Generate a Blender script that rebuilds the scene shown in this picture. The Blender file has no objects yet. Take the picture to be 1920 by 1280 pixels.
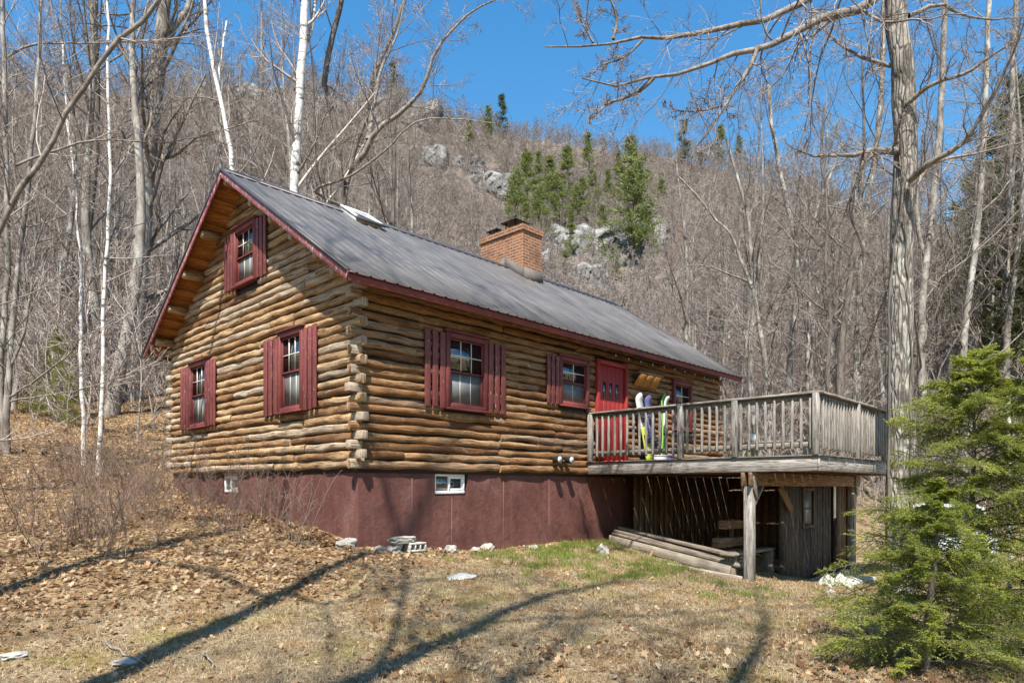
import bpy, bmesh, math, random
import numpy as np
from mathutils import Vector, Matrix

scene = bpy.context.scene
COL = scene.collection
R = math.radians
PI = math.pi
random.seed(7)
rng = np.random.default_rng(11)

# ------------------------------------------------------------------ camera, sky, sun, exposure
# World frame: the cabin's near corner is the origin (z = 0 at the top of its foundation),
# +X runs along the long front wall, +Y along the gable wall.
FPX, V0, TH = 1245.38, 913.08, 0.7637
CAM = np.array([-5.4289, -8.3115, -0.2756])
FW = np.array([math.cos(TH), math.sin(TH), 0.0])
RT = np.array([math.sin(TH), -math.cos(TH), 0.0])
cam_d = bpy.data.cameras.new('camera')
cam = bpy.data.objects.new('camera', cam_d)
COL.objects.link(cam)
cam.location = CAM
cam.rotation_euler = (PI / 2, 0, TH - PI / 2)
cam_d.sensor_width = 36.0
cam_d.lens = FPX / 1920 * 36
cam_d.shift_y = (V0 - 640) / 1920
cam_d.clip_end = 3000
cam_d.clip_start = 0.05
scene.camera = cam

SUN_DIR = Vector((0.51, 0.38, -1.0)).normalized()        # the way the light travels
world = bpy.data.worlds.new('World')
scene.world = world
world.use_nodes = True
wn = world.node_tree
wn.nodes.clear()
sky = wn.nodes.new('ShaderNodeTexSky')
sky.sky_type = 'NISHITA'
sky.sun_disc = False
sky.sun_elevation = math.asin(-SUN_DIR.z)
sky.sun_rotation = math.atan2(-SUN_DIR.x, -SUN_DIR.y)
sky.air_density = 1.6
sky.dust_density = 0.5
sky.ozone_density = 3.0
hsv = wn.nodes.new('ShaderNodeHueSaturation')
hsv.inputs['Saturation'].default_value = 1.4
hsv.inputs['Value'].default_value = 1.3
bg = wn.nodes.new('ShaderNodeBackground')
bg.inputs['Strength'].default_value = 0.07
wo = wn.nodes.new('ShaderNodeOutputWorld')
wn.links.new(sky.outputs[0], hsv.inputs['Color'])
wn.links.new(hsv.outputs[0], bg.inputs['Color'])
wn.links.new(bg.outputs[0], wo.inputs['Surface'])

sun_d = bpy.data.lights.new('sun', 'SUN')
sun_d.energy = 5.0
sun_d.angle = R(0.53)
sun_d.color = (1.0, 0.94, 0.85)
sun = bpy.data.objects.new('sun', sun_d)
COL.objects.link(sun)
sun.rotation_euler = SUN_DIR.to_track_quat('-Z', 'Y').to_euler()
sun.location = (-20, -15, 40)

scene.view_settings.view_transform = 'Standard'
scene.view_settings.look = 'None'
scene.view_settings.exposure = 1.16
scene.view_settings.gamma = 1.0
scene.render.engine = 'CYCLES'
scene.cycles.max_bounces = 5
scene.cycles.diffuse_bounces = 3
scene.cycles.glossy_bounces = 3
scene.cycles.transparent_max_bounces = 8
scene.cycles.caustics_reflective = False
scene.cycles.caustics_refractive = False


# ------------------------------------------------------------------ helpers
def at(u, v, Z):
    """the point that stands Z metres ahead of the camera at that place of the photograph"""
    return CAM + (FW + RT * (u - 960) / FPX + np.array([0, 0, 1.0]) * (V0 - v) / FPX) * Z


def plan(u, Z):
    p = at(u, V0, Z)
    return p[0], p[1]


def tag(o, label=None, cat=None, group=None, kind=None):
    if label: o['label'] = label
    if cat: o['category'] = cat
    if group: o['group'] = group
    if kind: o['kind'] = kind
    return o


def empty(name, loc=(0, 0, 0), rz=0.0, label=None, cat=None, group=None):
    o = bpy.data.objects.new(name, None)
    COL.objects.link(o)
    o.location = loc
    o.rotation_euler = (0, 0, rz)
    o.empty_display_size = 0.2
    return tag(o, label, cat, group)


def np_mesh(name, V, faces_flat, sizes, uv=None, smooth=False):
    """faces_flat: vertex indices of all faces end to end; sizes: corners per face (int or array)"""
    V = np.ascontiguousarray(V, dtype=np.float32).reshape(-1, 3)
    F = np.ascontiguousarray(faces_flat, dtype=np.int32).ravel()
    if np.isscalar(sizes):
        nf = len(F) // sizes
        S = np.full(nf, sizes, dtype=np.int32)
    else:
        S = np.asarray(sizes, dtype=np.int32)
        nf = len(S)
    starts = np.zeros(nf, dtype=np.int32)
    if nf: starts[1:] = np.cumsum(S)[:-1]
    me = bpy.data.meshes.new(name)
    me.vertices.add(len(V))
    me.vertices.foreach_set('co', V.ravel())
    me.loops.add(len(F))
    me.loops.foreach_set('vertex_index', F)
    me.polygons.add(nf)
    me.polygons.foreach_set('loop_start', starts)
    me.polygons.foreach_set('loop_total', S)
    if smooth:
        me.polygons.foreach_set('use_smooth', np.ones(nf, dtype=bool))
    if uv is not None:
        l = me.uv_layers.new(name='UVMap')
        l.data.foreach_set('uv', np.ascontiguousarray(uv, dtype=np.float32).ravel())
    me.update(calc_edges=True)
    return me


def link(name, me, mat, parent=None, loc=None):
    o = bpy.data.objects.new(name, me)
    COL.objects.link(o)
    if mat is not None and len(me.materials) == 0:
        me.materials.append(mat)
    if parent is not None:
        o.parent = parent
    if loc is not None:
        o.location = loc
    return o


def copy_tree(o, parent=None):
    c = o.copy()
    COL.objects.link(c)
    c.parent = parent
    for ch in list(o.children):
        copy_tree(ch, c)
    return c


class MB:
    """collects boxes, beams, rings and free faces into ONE mesh, with uv (u along the grain, metres)"""

    def __init__(s):
        s.v, s.f, s.uv = [], [], []

    def face(s, pts, uvs=None):
        b = len(s.v)
        s.v += [tuple(p) for p in pts]
        s.f.append(list(range(b, b + len(pts))))
        if uvs is None:
            uvs = [(0, 0)] * len(pts)
        s.uv += [tuple(q) for q in uvs]
        return s

    def hexa(s, c):
        """8 corners: 0-3 one end (around), 4-7 the other end; u runs from the first end to the other"""
        c = [Vector(p) for p in c]
        L = (c[4] - c[0]).length
        w = (c[1] - c[0]).length
        h = (c[2] - c[1]).length
        ou, ov = random.random() * 40, random.random() * 40
        b = len(s.v)
        s.v += [tuple(p) for p in c]
        per = [0, w, w + h, 2 * w + h, 2 * w + 2 * h]
        s.f += [[b + 3, b + 2, b + 1, b]]
        s.uv += [(ou, ov + w), (ou + .02, ov + w), (ou + .02, ov), (ou, ov)]
        s.f += [[b + 4, b + 5, b + 6, b + 7]]
        s.uv += [(ou, ov), (ou + .02, ov), (ou + .02, ov + w), (ou, ov + w)]
        for i in range(4):
            j = (i + 1) % 4
            s.f.append([b + i, b + j, b + 4 + j, b + 4 + i])
            s.uv += [(ou, ov + per[i]), (ou, ov + per[i + 1]), (ou + L, ov + per[i + 1]), (ou + L, ov + per[i])]
        return s

    def beam(s, p0, p1, w, h, up=(0, 0, 1), off=0.0):
        """a board from p0 to p1, w wide across and h along 'up'"""
        p0, p1 = Vector(p0), Vector(p1)
        d = (p1 - p0).normalized()
        u = Vector(up)
        u = (u - d * u.dot(d)).normalized()
        a = d.cross(u).normalized()
        q = [a * (-w / 2) + u * (-h / 2), a * (w / 2) + u * (-h / 2), a * (w / 2) + u * (h / 2), a * (-w / 2) + u * (h / 2)]
        return s.hexa([p0 + t for t in q] + [p1 + t for t in q])

    def box(s, x0, x1, y0, y1, z0, z1):
        d = (x1 - x0, y1 - y0, z1 - z0)
        k = d.index(max(d))
        cx, cy, cz = (x0 + x1) / 2, (y0 + y1) / 2, (z0 + z1) / 2
        if k == 0: return s.beam((x0, cy, cz), (x1, cy, cz), d[1], d[2])
        if k == 1: return s.beam((cx, y0, cz), (cx, y1, cz), d[0], d[2])
        return s.beam((cx, cy, z0), (cx, cy, z1), d[1], d[0], up=(1, 0, 0))

    def tube(s, pts, rad, n=8, cap=True):
        pts = [Vector(p) for p in pts]
        if not hasattr(rad, '__len__'): rad = [rad] * len(pts)
        b = len(s.v)
        ref = None
        ou = random.random() * 40
        acc = 0
        us = []
        for i, p in enumerate(pts):
            t = (pts[min(i + 1, len(pts) - 1)] - pts[max(i - 1, 0)]).normalized()
            if ref is None:
                ref = Vector((0, 0, 1)) if abs(t.z) < .9 else Vector((1, 0, 0))
            a = t.cross(ref).normalized()
            ref2 = a.cross(t).normalized()
            ref = ref2
            if i: acc += (p - pts[i - 1]).length
            us.append(ou + acc)
            for k in range(n):
                q = 2 * PI * k / n
                s.v.append(tuple(p + (a * math.cos(q) + ref2 * math.sin(q)) * rad[i]))
        for i in range(len(pts) - 1):
            for k in range(n):
                k2 = (k + 1) % n
                s.f.append([b + i * n + k, b + i * n + k2, b + (i + 1) * n + k2, b + (i + 1) * n + k])
                va, vb = k / n * 2 * PI * rad[i], (k + 1) / n * 2 * PI * rad[i]
                s.uv += [(us[i], va), (us[i], vb), (us[i + 1], vb), (us[i + 1], va)]
        if cap:
            for i0, rev in ((0, True), (len(pts) - 1, False)):
                r = [b + i0 * n + k for k in range(n)]
                if not rev: r = r
                else: r = r[::-1]
                s.f.append(r)
                s.uv += [(ou + .2 * math.cos(2 * PI * k / n) * .1, .1 * math.sin(2 * PI * k / n)) for k in range(n)]
        return s

    def build(s, name, mat, parent=None, bevel=0.0, smooth=False, seg=1):
        me = np_mesh(name, np.array(s.v, dtype=np.float32), np.array([i for f in s.f for i in f], dtype=np.int32),
                     np.array([len(f) for f in s.f], dtype=np.int32), np.array(s.uv, dtype=np.float32), smooth)
        o = link(name, me, mat, parent)
        if bevel > 0:
            m = o.modifiers.new('bevel', 'BEVEL')
            m.width = bevel
            m.segments = seg
            m.limit_method = 'ANGLE'
            m.angle_limit = R(40)
        return o


# ------------------------------------------------------------------ materials
class NT:
    def __init__(s, name):
        s.m = bpy.data.materials.new(name)
        s.m.use_nodes = True
        s.t = s.m.node_tree
        s.b = s.t.nodes['Principled BSDF']
        s.out = s.t.nodes['Material Output']

    def n(s, typ, **kw):
        x = s.t.nodes.new(typ)
        for k, v in kw.items(): setattr(x, k, v)
        return x

    def l(s, a, b): s.t.links.new(a, b)

    def coord(s, kind='Object', scale=(1, 1, 1), offset_rand=False):
        tc = s.n('ShaderNodeTexCoord')
        mp = s.n('ShaderNodeMapping')
        mp.inputs['Scale'].default_value = scale
        s.l(tc.outputs[kind], mp.inputs['Vector'])
        if offset_rand:
            ge = s.n('ShaderNodeNewGeometry')
            mu = s.n('ShaderNodeMath', operation='MULTIPLY')
            mu.inputs[1].default_value = 37.0
            s.l(ge.outputs['Random Per Island'], mu.inputs[0])
            cb = s.n('ShaderNodeCombineXYZ')
            s.l(mu.outputs[0], cb.inputs[0]); s.l(mu.outputs[0], cb.inputs[2])
            s.l(cb.outputs[0], mp.inputs['Location'])
        return mp.outputs[0]

    def noise(s, vec, scale, detail=4, rough=.55, dist=0.0):
        x = s.n('ShaderNodeTexNoise')
        x.inputs['Scale'].default_value = scale
        x.inputs['Detail'].default_value = detail
        x.inputs['Roughness'].default_value = rough
        x.inputs['Distortion'].default_value = dist
        if vec is not None: s.l(vec, x.inputs['Vector'])
        return x.outputs['Fac']

    def ramp(s, fac, stops, interp='LINEAR'):
        x = s.n('ShaderNodeValToRGB')
        x.color_ramp.interpolation = interp
        e = x.color_ramp.elements
        while len(e) < len(stops): e.new(0.5)
        for i, (p, c) in enumerate(stops):
            e[i].position = p
            e[i].color = (c[0], c[1], c[2], 1) if hasattr(c, '__len__') else (c, c, c, 1)
        s.l(fac, x.inputs[0])
        return x.outputs['Color']

    def mix(s, fac, a, b, mode='MIX'):
        x = s.n('ShaderNodeMix', data_type='RGBA', blend_type=mode)
        for val, sock in ((fac, x.inputs[0]), (a, x.inputs[6]), (b, x.inputs[7])):
            if isinstance(val, (int, float)):
                sock.default_value = val if sock.type == 'VALUE' else (val, val, val, 1)
            elif isinstance(val, tuple):
                sock.default_value = (*val[:3], 1)
            else:
                s.l(val, sock)
        return x.outputs[2]

    def math(s, op, a, b=0.0, clamp=False):
        x = s.n('ShaderNodeMath', operation=op, use_clamp=clamp)
        for val, sock in ((a, x.inputs[0]), (b, x.inputs[1])):
            if isinstance(val, (int, float)): sock.default_value = val
            else: s.l(val, sock)
        return x.outputs[0]

    def island(s):
        return s.n('ShaderNodeNewGeometry').outputs['Random Per Island']

    def bump(s, h, strength=.4, dist=.02):
        x = s.n('ShaderNodeBump')
        x.inputs['Strength'].default_value = strength
        x.inputs['Distance'].default_value = dist
        s.l(h, x.inputs['Height'])
        s.l(x.outputs[0], s.b.inputs['Normal'])

    def done(s, color=None, rough=.8, spec=.3, metal=0.0):
        if color is not None:
            if isinstance(color, tuple): s.b.inputs['Base Color'].default_value = (*color[:3], 1)
            else: s.l(color, s.b.inputs['Base Color'])
        if isinstance(rough, (int, float)): s.b.inputs['Roughness'].default_value = rough
        else: s.l(rough, s.b.inputs['Roughness'])
        s.b.inputs['Specular IOR Level'].default_value = spec
        s.b.inputs['Metallic'].default_value = metal
        return s.m


def m_wood(name, cols, dark, grain=1.0, rough=.8, knots=True, moss=None, islandmix=.8, bump=.5):
    t = NT(name)
    uv = t.coord('UV', (1.2, 22, 1), True)
    g = t.noise(uv, 2.2 * grain, 5, .65, .6)
    uv2 = t.coord('UV', (1.0, 3.0, 1), True)
    big = t.noise(uv2, 1.6, 3, .5)
    isl = t.island()
    k = t.math('ADD', t.math('MULTIPLY', isl, islandmix), t.math('MULTIPLY', big, 1.5 - islandmix))
    k = t.math('ADD', k, -.32, True)
    base = t.ramp(k, [(i / (len(cols) - 1), c) for i, c in enumerate(cols)])
    c = t.mix(t.ramp(g, [(.36, 0.0), (.66, 1.0)]), t.mix(.82, base, dark), base)
    if knots:
        vo = t.n('ShaderNodeTexVoronoi')
        vo.inputs['Scale'].default_value = 1.0
        t.l(t.coord('UV', (2.2, 9, 1), True), vo.inputs['Vector'])
        c = t.mix(t.ramp(vo.outputs['Distance'], [(.05, .75), (.16, 0.0)]), c, dark)
    if moss:
        ob = t.coord('Object', (1, 1, 1))
        c = t.mix(t.ramp(t.noise(ob, 2.1, 4, .6), [(.55, 0.0), (.72, .55)]), c, moss)
    ck = t.noise(t.coord('UV', (1.6, 38, 1), True), 1.7, 3, .6, .8)
    c = t.mix(t.ramp(ck, [(.57, 0.0), (.64, .9)]), c, tuple(x * .55 for x in dark))
    lt = t.noise(t.coord('UV', (2.2, 6, 1), True), 2.6, 5, .7)
    c = t.mix(t.ramp(lt, [(.56, 0.0), (.72, .42)]), c, t.mix(.5, c, (.75, .68, .55)))
    t.bump(t.math('SUBTRACT', g, t.math('MULTIPLY', t.ramp(ck, [(.58, 0.0), (.68, 1.0)]), .6)), bump * 1.5, .014)
    return t.done(c, rough, .2)


def m_paint(name, col, wear=None, amount=.62, rough=.55, var=.25):
    t = NT(name)
    ob = t.coord('Object', (1, 1, 1))
    n1 = t.noise(ob, 3.0, 5, .6)
    c = t.mix(t.ramp(n1, [(.3, 0.0), (.7, 1.0)]), tuple(x * (1 - var) for x in col), tuple(min(1, x * (1 + var)) for x in col))
    if wear:
        n2 = t.noise(t.coord('Object', (3, 3, 1.2)), 9.0, 6, .7)
        c = t.mix(t.ramp(n2, [(amount, 0.0), (amount + .06, 1.0)]), c, wear)
    t.bump(t.noise(ob, 40, 4, .6), .15, .004)
    return t.done(c, rough, .35)


def m_bark(name, a, b, c3=None, vscale=.25, fs=9.0, bump=.8, dist=.03):
    t = NT(name)
    ob = t.coord('Object', (1, 1, vscale))
    n1 = t.noise(ob, fs, 6, .65, .4)
    c = t.ramp(n1, [(.3, a), (.68, b)])
    if c3:
        n2 = t.noise(t.coord('Object', (1, 1, .7)), 2.2, 4, .6)
        c = t.mix(t.ramp(n2, [(.52, 0.0), (.64, .8)]), c, c3)
    oi = t.n('ShaderNodeObjectInfo').outputs['Random']
    c = t.mix(t.math('MULTIPLY', oi, .45), c, t.mix(.5, c, (.07, .055, .045)))
    t.bump(n1, bump, dist)
    return t.done(c, .9, .15)


def m_twig(name, a, b):
    t = NT(name)
    c = t.mix(t.island(), a, b)
    oi = t.n('ShaderNodeObjectInfo').outputs['Random']
    c = t.mix(t.math('MULTIPLY', oi, .5), c, t.mix(.5, c, tuple(x * .55 for x in a)))
    return t.done(c, .85, .15)


M = {}
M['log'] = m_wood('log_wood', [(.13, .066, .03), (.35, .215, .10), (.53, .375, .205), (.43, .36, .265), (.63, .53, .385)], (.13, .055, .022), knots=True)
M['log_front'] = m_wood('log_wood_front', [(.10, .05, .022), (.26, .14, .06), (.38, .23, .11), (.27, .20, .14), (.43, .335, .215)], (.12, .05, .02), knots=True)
M['log_grey'] = m_wood('log_wood_grey', [(.24, .19, .14), (.36, .31, .25)], (.12, .09, .07))
M['log_end'] = m_wood('log_end_grain', [(.40, .33, .25), (.52, .45, .36)], (.2, .14, .09), knots=False)
M['soffit'] = m_wood('soffit_board', [(.40, .145, .03), (.54, .23, .055)], (.16, .055, .014))
M['grey_wood'] = m_wood('weathered_grey_wood', [(.17, .15, .125), (.34, .31, .275), (.46, .43, .39)], (.085, .07, .056))
M['moss_wood'] = m_wood('mossy_grey_wood', [(.18, .155, .125), (.34, .31, .265)], (.09, .075, .055), moss=(.20, .22, .04))
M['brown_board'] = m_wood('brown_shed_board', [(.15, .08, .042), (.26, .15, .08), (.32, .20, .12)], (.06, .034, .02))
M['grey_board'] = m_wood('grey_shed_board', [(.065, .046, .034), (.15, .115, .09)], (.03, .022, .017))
M['lumber'] = m_wood('old_lumber', [(.13, .10, .075), (.26, .21, .16), (.34, .29, .23)], (.07, .055, .04))
M['pale_lumber'] = m_wood('pale_lumber', [(.34, .29, .22), (.42, .37, .30)], (.2, .16, .11))
M['orange_wood'] = m_wood('orange_shelf_wood', [(.40, .16, .03), (.55, .26, .06)], (.2, .07, .015))
M['shutter'] = m_paint('maroon_shutter_paint', (.155, .04, .036), (.34, .24, .22), .60)
M['casing'] = m_paint('maroon_casing_paint', (.14, .032, .029), (.32, .22, .20), .64)
M['fascia'] = m_paint('maroon_fascia_paint', (.15, .03, .026), (.42, .32, .29), .69)
M['rake'] = m_paint('weathered_rake_paint', (.26, .075, .085), (.50, .42, .40), .55)
M['door_red'] = m_paint('red_door_paint', (.26, .022, .018), (.34, .12, .09), .72)
M['dark_trim'] = m_paint('dark_metal_trim', (.055, .052, .055), None, rough=.45)
M['cream'] = m_paint('cream_muntin', (.62, .60, .50), None, rough=.5)
M['white_vinyl'] = m_paint('white_vinyl', (.78, .78, .77), None, rough=.4, var=.04)
M['black'] = m_paint('black_metal', (.018, .018, .02), None, rough=.5)
M['lead'] = m_paint('brown_flashing', (.105, .092, .08), None, rough=.85)
M['skylight'] = m_paint('pale_skylight_curb', (.62, .61, .56), None, rough=.5)
M['white'] = m_paint('white_plastic', (.48, .475, .46), None, rough=.45, var=.06)
M['yellow'] = m_paint('acid_yellow', (.36, .40, .05), None, rough=.35)
M['violet'] = m_paint('violet_blue', (.09, .085, .20), None, rough=.35)
M['navy'] = m_paint('dark_navy', (.03, .035, .09), None, rough=.4)
M['green'] = m_paint('bright_green', (.10, .26, .03), None, rough=.4)
M['red_plastic'] = m_paint('red_plastic', (.5, .05, .03), None, rough=.5)
M['tyre'] = m_paint('tyre_rubber', (.02, .02, .02), None, rough=.8)
M['car_paint'] = m_paint('white_car_paint', (.72, .74, .77), None, rough=.2, var=.03)
M['chrome'] = NT('wheel_alloy').done((.5, .5, .52), .3, .5, .8)


def m_glass(name, tint=(.012, .014, .016)):
    t = NT(name)
    t.b.inputs['IOR'].default_value = 2.1
    ob = t.coord('Object', (1, 1, 1))
    t.bump(t.noise(ob, 2.5, 2, .5), .02, .02)
    return t.done(tint, .03, .6)


M['glass'] = m_glass('window_glass')


def m_screen():
    t = NT('window_screen')
    ob = t.coord('Object', (1, 1, 1))
    c = t.mix(t.noise(ob, 5, 3, .5), (.09, .095, .095), (.17, .172, .168))
    return t.done(c, .35, .5)


M['screen'] = m_screen()


def m_foundation():
    t = NT('maroon_foundation_paint')
    ob = t.coord('Object', (1, 1, 1))
    n = t.noise(ob, 1.1, 6, .65)
    c = t.ramp(n, [(.3, (.088, .032, .025)), (.7, (.155, .065, .052))])
    st = t.noise(t.coord('Object', (2.2, 2.2, .25)), 2.6, 5, .6)
    c = t.mix(t.ramp(st, [(.5, 0.0), (.75, .5)]), c, (.185, .10, .092))
    dn = t.noise(t.coord('Object', (1, 1, 1.4)), 4.5, 7, .75)
    c = t.mix(t.ramp(dn, [(.50, 0.0), (.66, .65)]), c, (.062, .03, .027))
    c = t.mix(t.ramp(t.noise(t.coord('Object', (1, 1, .8)), 2.1, 8, .8), [(.55, 0.0), (.68, .55)]), c, (.20, .125, .105))
    sp = t.noise(ob, 26, 3, .6)
    c = t.mix(t.ramp(sp, [(.70, 0.0), (.76, .8)]), c, (.34, .22, .21))
    t.bump(t.noise(ob, 7, 8, .75), .6, .03)
    return t.done(c, .75, .25)


M['foundation'] = m_foundation()


def m_roof():
    t = NT('grey_metal_roofing')
    ob = t.coord('Object', (1, 1, 1))
    st = t.noise(t.coord('Object', (7, .35, .35)), 2.0, 5, .65)
    n = t.noise(t.coord('Object', (1.1, .5, .5)), 1.6, 6, .7)  # blotches drawn out along the ribs: twig shadows put into the roof colour
    c = t.ramp(n, [(.32, (.046, .042, .040)), (.68, (.112, .105, .10))])
    c = t.mix(t.ramp(st, [(.4, 0.0), (.8, .5)]), c, (.155, .149, .146))
    t.bump(t.noise(ob, 3, 3, .5), .05, .02)
    return t.done(c, t.ramp(n, [(.3, .42), (.7, .6)]), .4, 0.0)


M['roof'] = m_roof()


def m_brick():
    t = NT('red_chimney_brick')
    tc = t.n('ShaderNodeTexCoord')
    br = t.n('ShaderNodeTexBrick')
    br.inputs['Scale'].default_value = 1.0
    br.inputs['Brick Width'].default_value = .215
    br.inputs['Row Height'].default_value = .075
    br.inputs['Mortar Size'].default_value = .011
    br.inputs['Color1'].default_value = (.25, .095, .042, 1)
    br.inputs['Color2'].default_value = (.15, .05, .026, 1)
    br.inputs['Mortar'].default_value = (.30, .25, .20, 1)
    t.l(tc.outputs['UV'], br.inputs['Vector'])
    n = t.noise(t.coord('Object', (1, 1, 1)), 5, 5, .6)
    c = t.mix(t.ramp(n, [(.42, 0.0), (.7, .7)]), br.outputs['Color'], (.36, .17, .07))
    c = t.mix(t.ramp(t.noise(t.coord('Object', (1, 1, .5)), 2.6, 5, .7), [(.52, 0.0), (.70, .75)]), c, (.09, .055, .04))
    t.bump(br.outputs['Fac'], -.6, .01)
    return t.done(c, .9, .2)


M['brick'] = m_brick()


def m_stone(name, a, b, lichen=None, s=3.0):
    t = NT(name)
    ob = t.coord('Object', (1, 1, 1))
    n = t.noise(ob, s, 8, .7)
    c = t.ramp(n, [(.3, a), (.7, b)])
    if lichen:
        c = t.mix(t.ramp(t.noise(ob, s * 2.3, 4, .6), [(.58, 0.0), (.64, .8)]), c, lichen)
    t.bump(n, .7, .03)
    return t.done(c, .9, .2)


M['stone'] = m_stone('pale_field_stone', (.19, .18, .16), (.42, .40, .355), (.30, .31, .2), 5)
M['white_stone'] = m_stone('white_stone', (.30, .29, .27), (.52, .51, .47), None, 5)
M['concrete'] = m_stone('concrete_block', (.36, .35, .32), (.5, .49, .45), None, 14)
M['cliff'] = None


def m_cliff():
    t = NT('grey_cliff_rock')
    ob = t.coord('Object', (1, 1, .55))
    n = t.noise(ob, .28, 9, .72, .6)
    n2 = t.noise(t.coord('Object', (1, 1, .25)), .9, 6, .7)
    c = t.ramp(n, [(.34, (.045, .045, .047)), (.5, (.17, .167, .16)), (.7, (.40, .39, .37))])
    c = t.mix(t.ramp(n2, [(.55, 0.0), (.75, .5)]), c, (.15, .13, .07))
    t.bump(n, 1.0, 1.2)
    return t.done(c, .92, .15)


M['cliff'] = m_cliff()
M['bark'] = m_bark('grey_bark', (.065, .055, .046), (.36, .325, .285), (.45, .445, .395), .3, 7)


def m_oak():
    t = NT('furrowed_oak_bark')
    wv = t.n('ShaderNodeMapping'); wv.inputs['Scale'].default_value = (15, 15, 2.2)
    nz = t.n('ShaderNodeTexNoise'); nz.inputs['Scale'].default_value = 2.0; nz.inputs['Detail'].default_value = 4
    tc = t.n('ShaderNodeTexCoord'); t.l(tc.outputs['Object'], nz.inputs['Vector'])
    ad = t.n('ShaderNodeVectorMath', operation='MULTIPLY_ADD'); ad.inputs[1].default_value = (.10, .10, .5)
    t.l(nz.outputs['Color'], ad.inputs[0]); t.l(tc.outputs['Object'], ad.inputs[2]); t.l(ad.outputs[0], wv.inputs['Vector'])
    vo = t.n('ShaderNodeTexVoronoi', feature='DISTANCE_TO_EDGE'); vo.inputs['Scale'].default_value = 1.0; t.l(wv.outputs[0], vo.inputs['Vector'])
    e = t.ramp(vo.outputs['Distance'], [(.02, 0.0), (.20, 1.0)])
    ob = t.coord('Object', (1, 1, .5))
    pl = t.ramp(t.noise(ob, 7, 6, .7), [(.3, (.13, .11, .095)), (.7, (.40, .37, .325))])
    pl = t.mix(t.ramp(t.noise(ob, 2.6, 5, .65), [(.50, 0.0), (.64, .85)]), pl, (.46, .46, .39))
    pl = t.mix(t.ramp(t.noise(ob, 3.4, 5, .65), [(.52, 0.0), (.62, .85)]), pl, (.085, .075, .065))
    c = t.mix(t.ramp(vo.outputs['Distance'], [(.01, .15), (.13, 1.0)]), (.07, .06, .05), pl)
    t.bump(e, .7, .03)
    return t.done(c, .92, .12)


M['bark_oak'] = m_oak()
M['bark_dark'] = m_bark('dark_bark', (.05, .042, .036), (.22, .19, .16), None, .25, 9)
M['limb'] = m_bark('limb_bark', (.07, .058, .048), (.34, .30, .26), None, .6, 9)
M['twig'] = m_twig('twig_bark', (.15, .118, .10), (.44, .385, .345))
M['twig_far'] = m_twig('far_twig_bark', (.17, .135, .118), (.43, .375, .335))
M['twig_red'] = m_twig('red_bud_twig', (.30, .12, .10), (.36, .20, .17))
M['shrub'] = m_twig('shrub_stem', (.15, .10, .075), (.30, .215, .165))


def m_birch():
    t = NT('white_birch_bark')
    n1 = t.noise(t.coord('Object', (1.2, 1.2, 4)), 2.4, 5, .65)
    n2 = t.noise(t.coord('Object', (1, 1, 1)), 1.6, 4, .6)
    c = t.ramp(n1, [(.36, (.09, .078, .07)), (.46, (.58, .555, .51)), (.7, (.70, .67, .62))])
    c = t.mix(t.ramp(n2, [(.55, 0.0), (.64, .7)]), c, (.16, .135, .115))
    t.bump(n1, .3, .01)
    return t.done(c, .75, .25)


M['birch'] = m_birch()


def m_needles(name, a, b, c3):
    t = NT(name)
    isl = t.island()
    c = t.ramp(isl, [(0, a), (.5, b), (1, c3)])
    t.l(c, t.b.inputs['Base Color'])
    t.b.inputs['Roughness'].default_value = .55
    t.b.inputs['Specular IOR Level'].default_value = .3
    tr = t.n('ShaderNodeBsdfTranslucent')
    t.l(c, tr.inputs['Color'])
    mx = t.n('ShaderNodeMixShader')
    mx.inputs[0].default_value = .45
    t.l(t.b.outputs[0], mx.inputs[1]); t.l(tr.outputs[0], mx.inputs[2])
    t.l(mx.outputs[0], t.out.inputs['Surface'])
    return t.m


M['hemlock'] = m_needles('hemlock_needles', (.15, .19, .02), (.31, .355, .045), (.50, .52, .10))
M['pine'] = m_needles('pine_needles', (.085, .11, .032), (.17, .205, .06), (.28, .295, .10))
M['dark_pine'] = m_needles('dark_pine_needles', (.045, .06, .018), (.085, .105, .028), (.14, .15, .05))
M['sapling'] = m_needles('sapling_needles', (.15, .19, .03), (.24, .27, .05), (.30, .31, .08))
M['dry_grass'] = m_needles('dry_grass_blade', (.11, .075, .038), (.315, .238, .135), (.61, .51, .345))
M['green_grass'] = m_needles('green_grass_blade', (.12, .18, .03), (.20, .27, .04), (.30, .32, .09))
M['leaf'] = m_needles('dead_leaf', (.11, .052, .025), (.345, .205, .098), (.60, .465, .30))


# ------------------------------------------------------------------ terrain
RIDGE_U = np.array([-700, 0, 300, 500, 700, 850, 950, 1050, 1150, 1250, 1350, 1500, 1700, 1920, 2600])
RIDGE_V = np.array([230, 165, 172, 168, 190, 215, 245, 262, 282, 285, 315, 365, 430, 490, 600])
RIDGE_D = np.array([230, 220, 205, 200, 215, 235, 255, 270, 280, 285, 290, 300, 310, 320, 330])


def camcoords(x, y):
    dx, dy = x - CAM[0], y - CAM[1]
    return dx * RT[0] + dy * RT[1], dx * FW[0] + dy * FW[1]


def hill(x, y):
    a, Z = camcoords(x, y)
    Zs = np.maximum(Z, .01)
    u = 960 + FPX * a / np.maximum(Zs, np.abs(a) * .35)
    v = np.interp(u, RIDGE_U, RIDGE_V)
    D = np.interp(u, RIDGE_U, RIDGE_D)
    top = (V0 - v) / FPX * D
    s = Zs / D
    g = np.where(s < 1, s ** 1.6, 1 - np.clip(s - 1, 0, 1.2) * .55)
    # ledges: the slope steps up in benches
    st = .5 + .5 * np.sin(s * 21 + u * .004 + np.sin(u * .013) * .8)
    g = g + np.where((s > .3) & (s < 1), .018 * (st - .5), 0)
    return top * g


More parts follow.
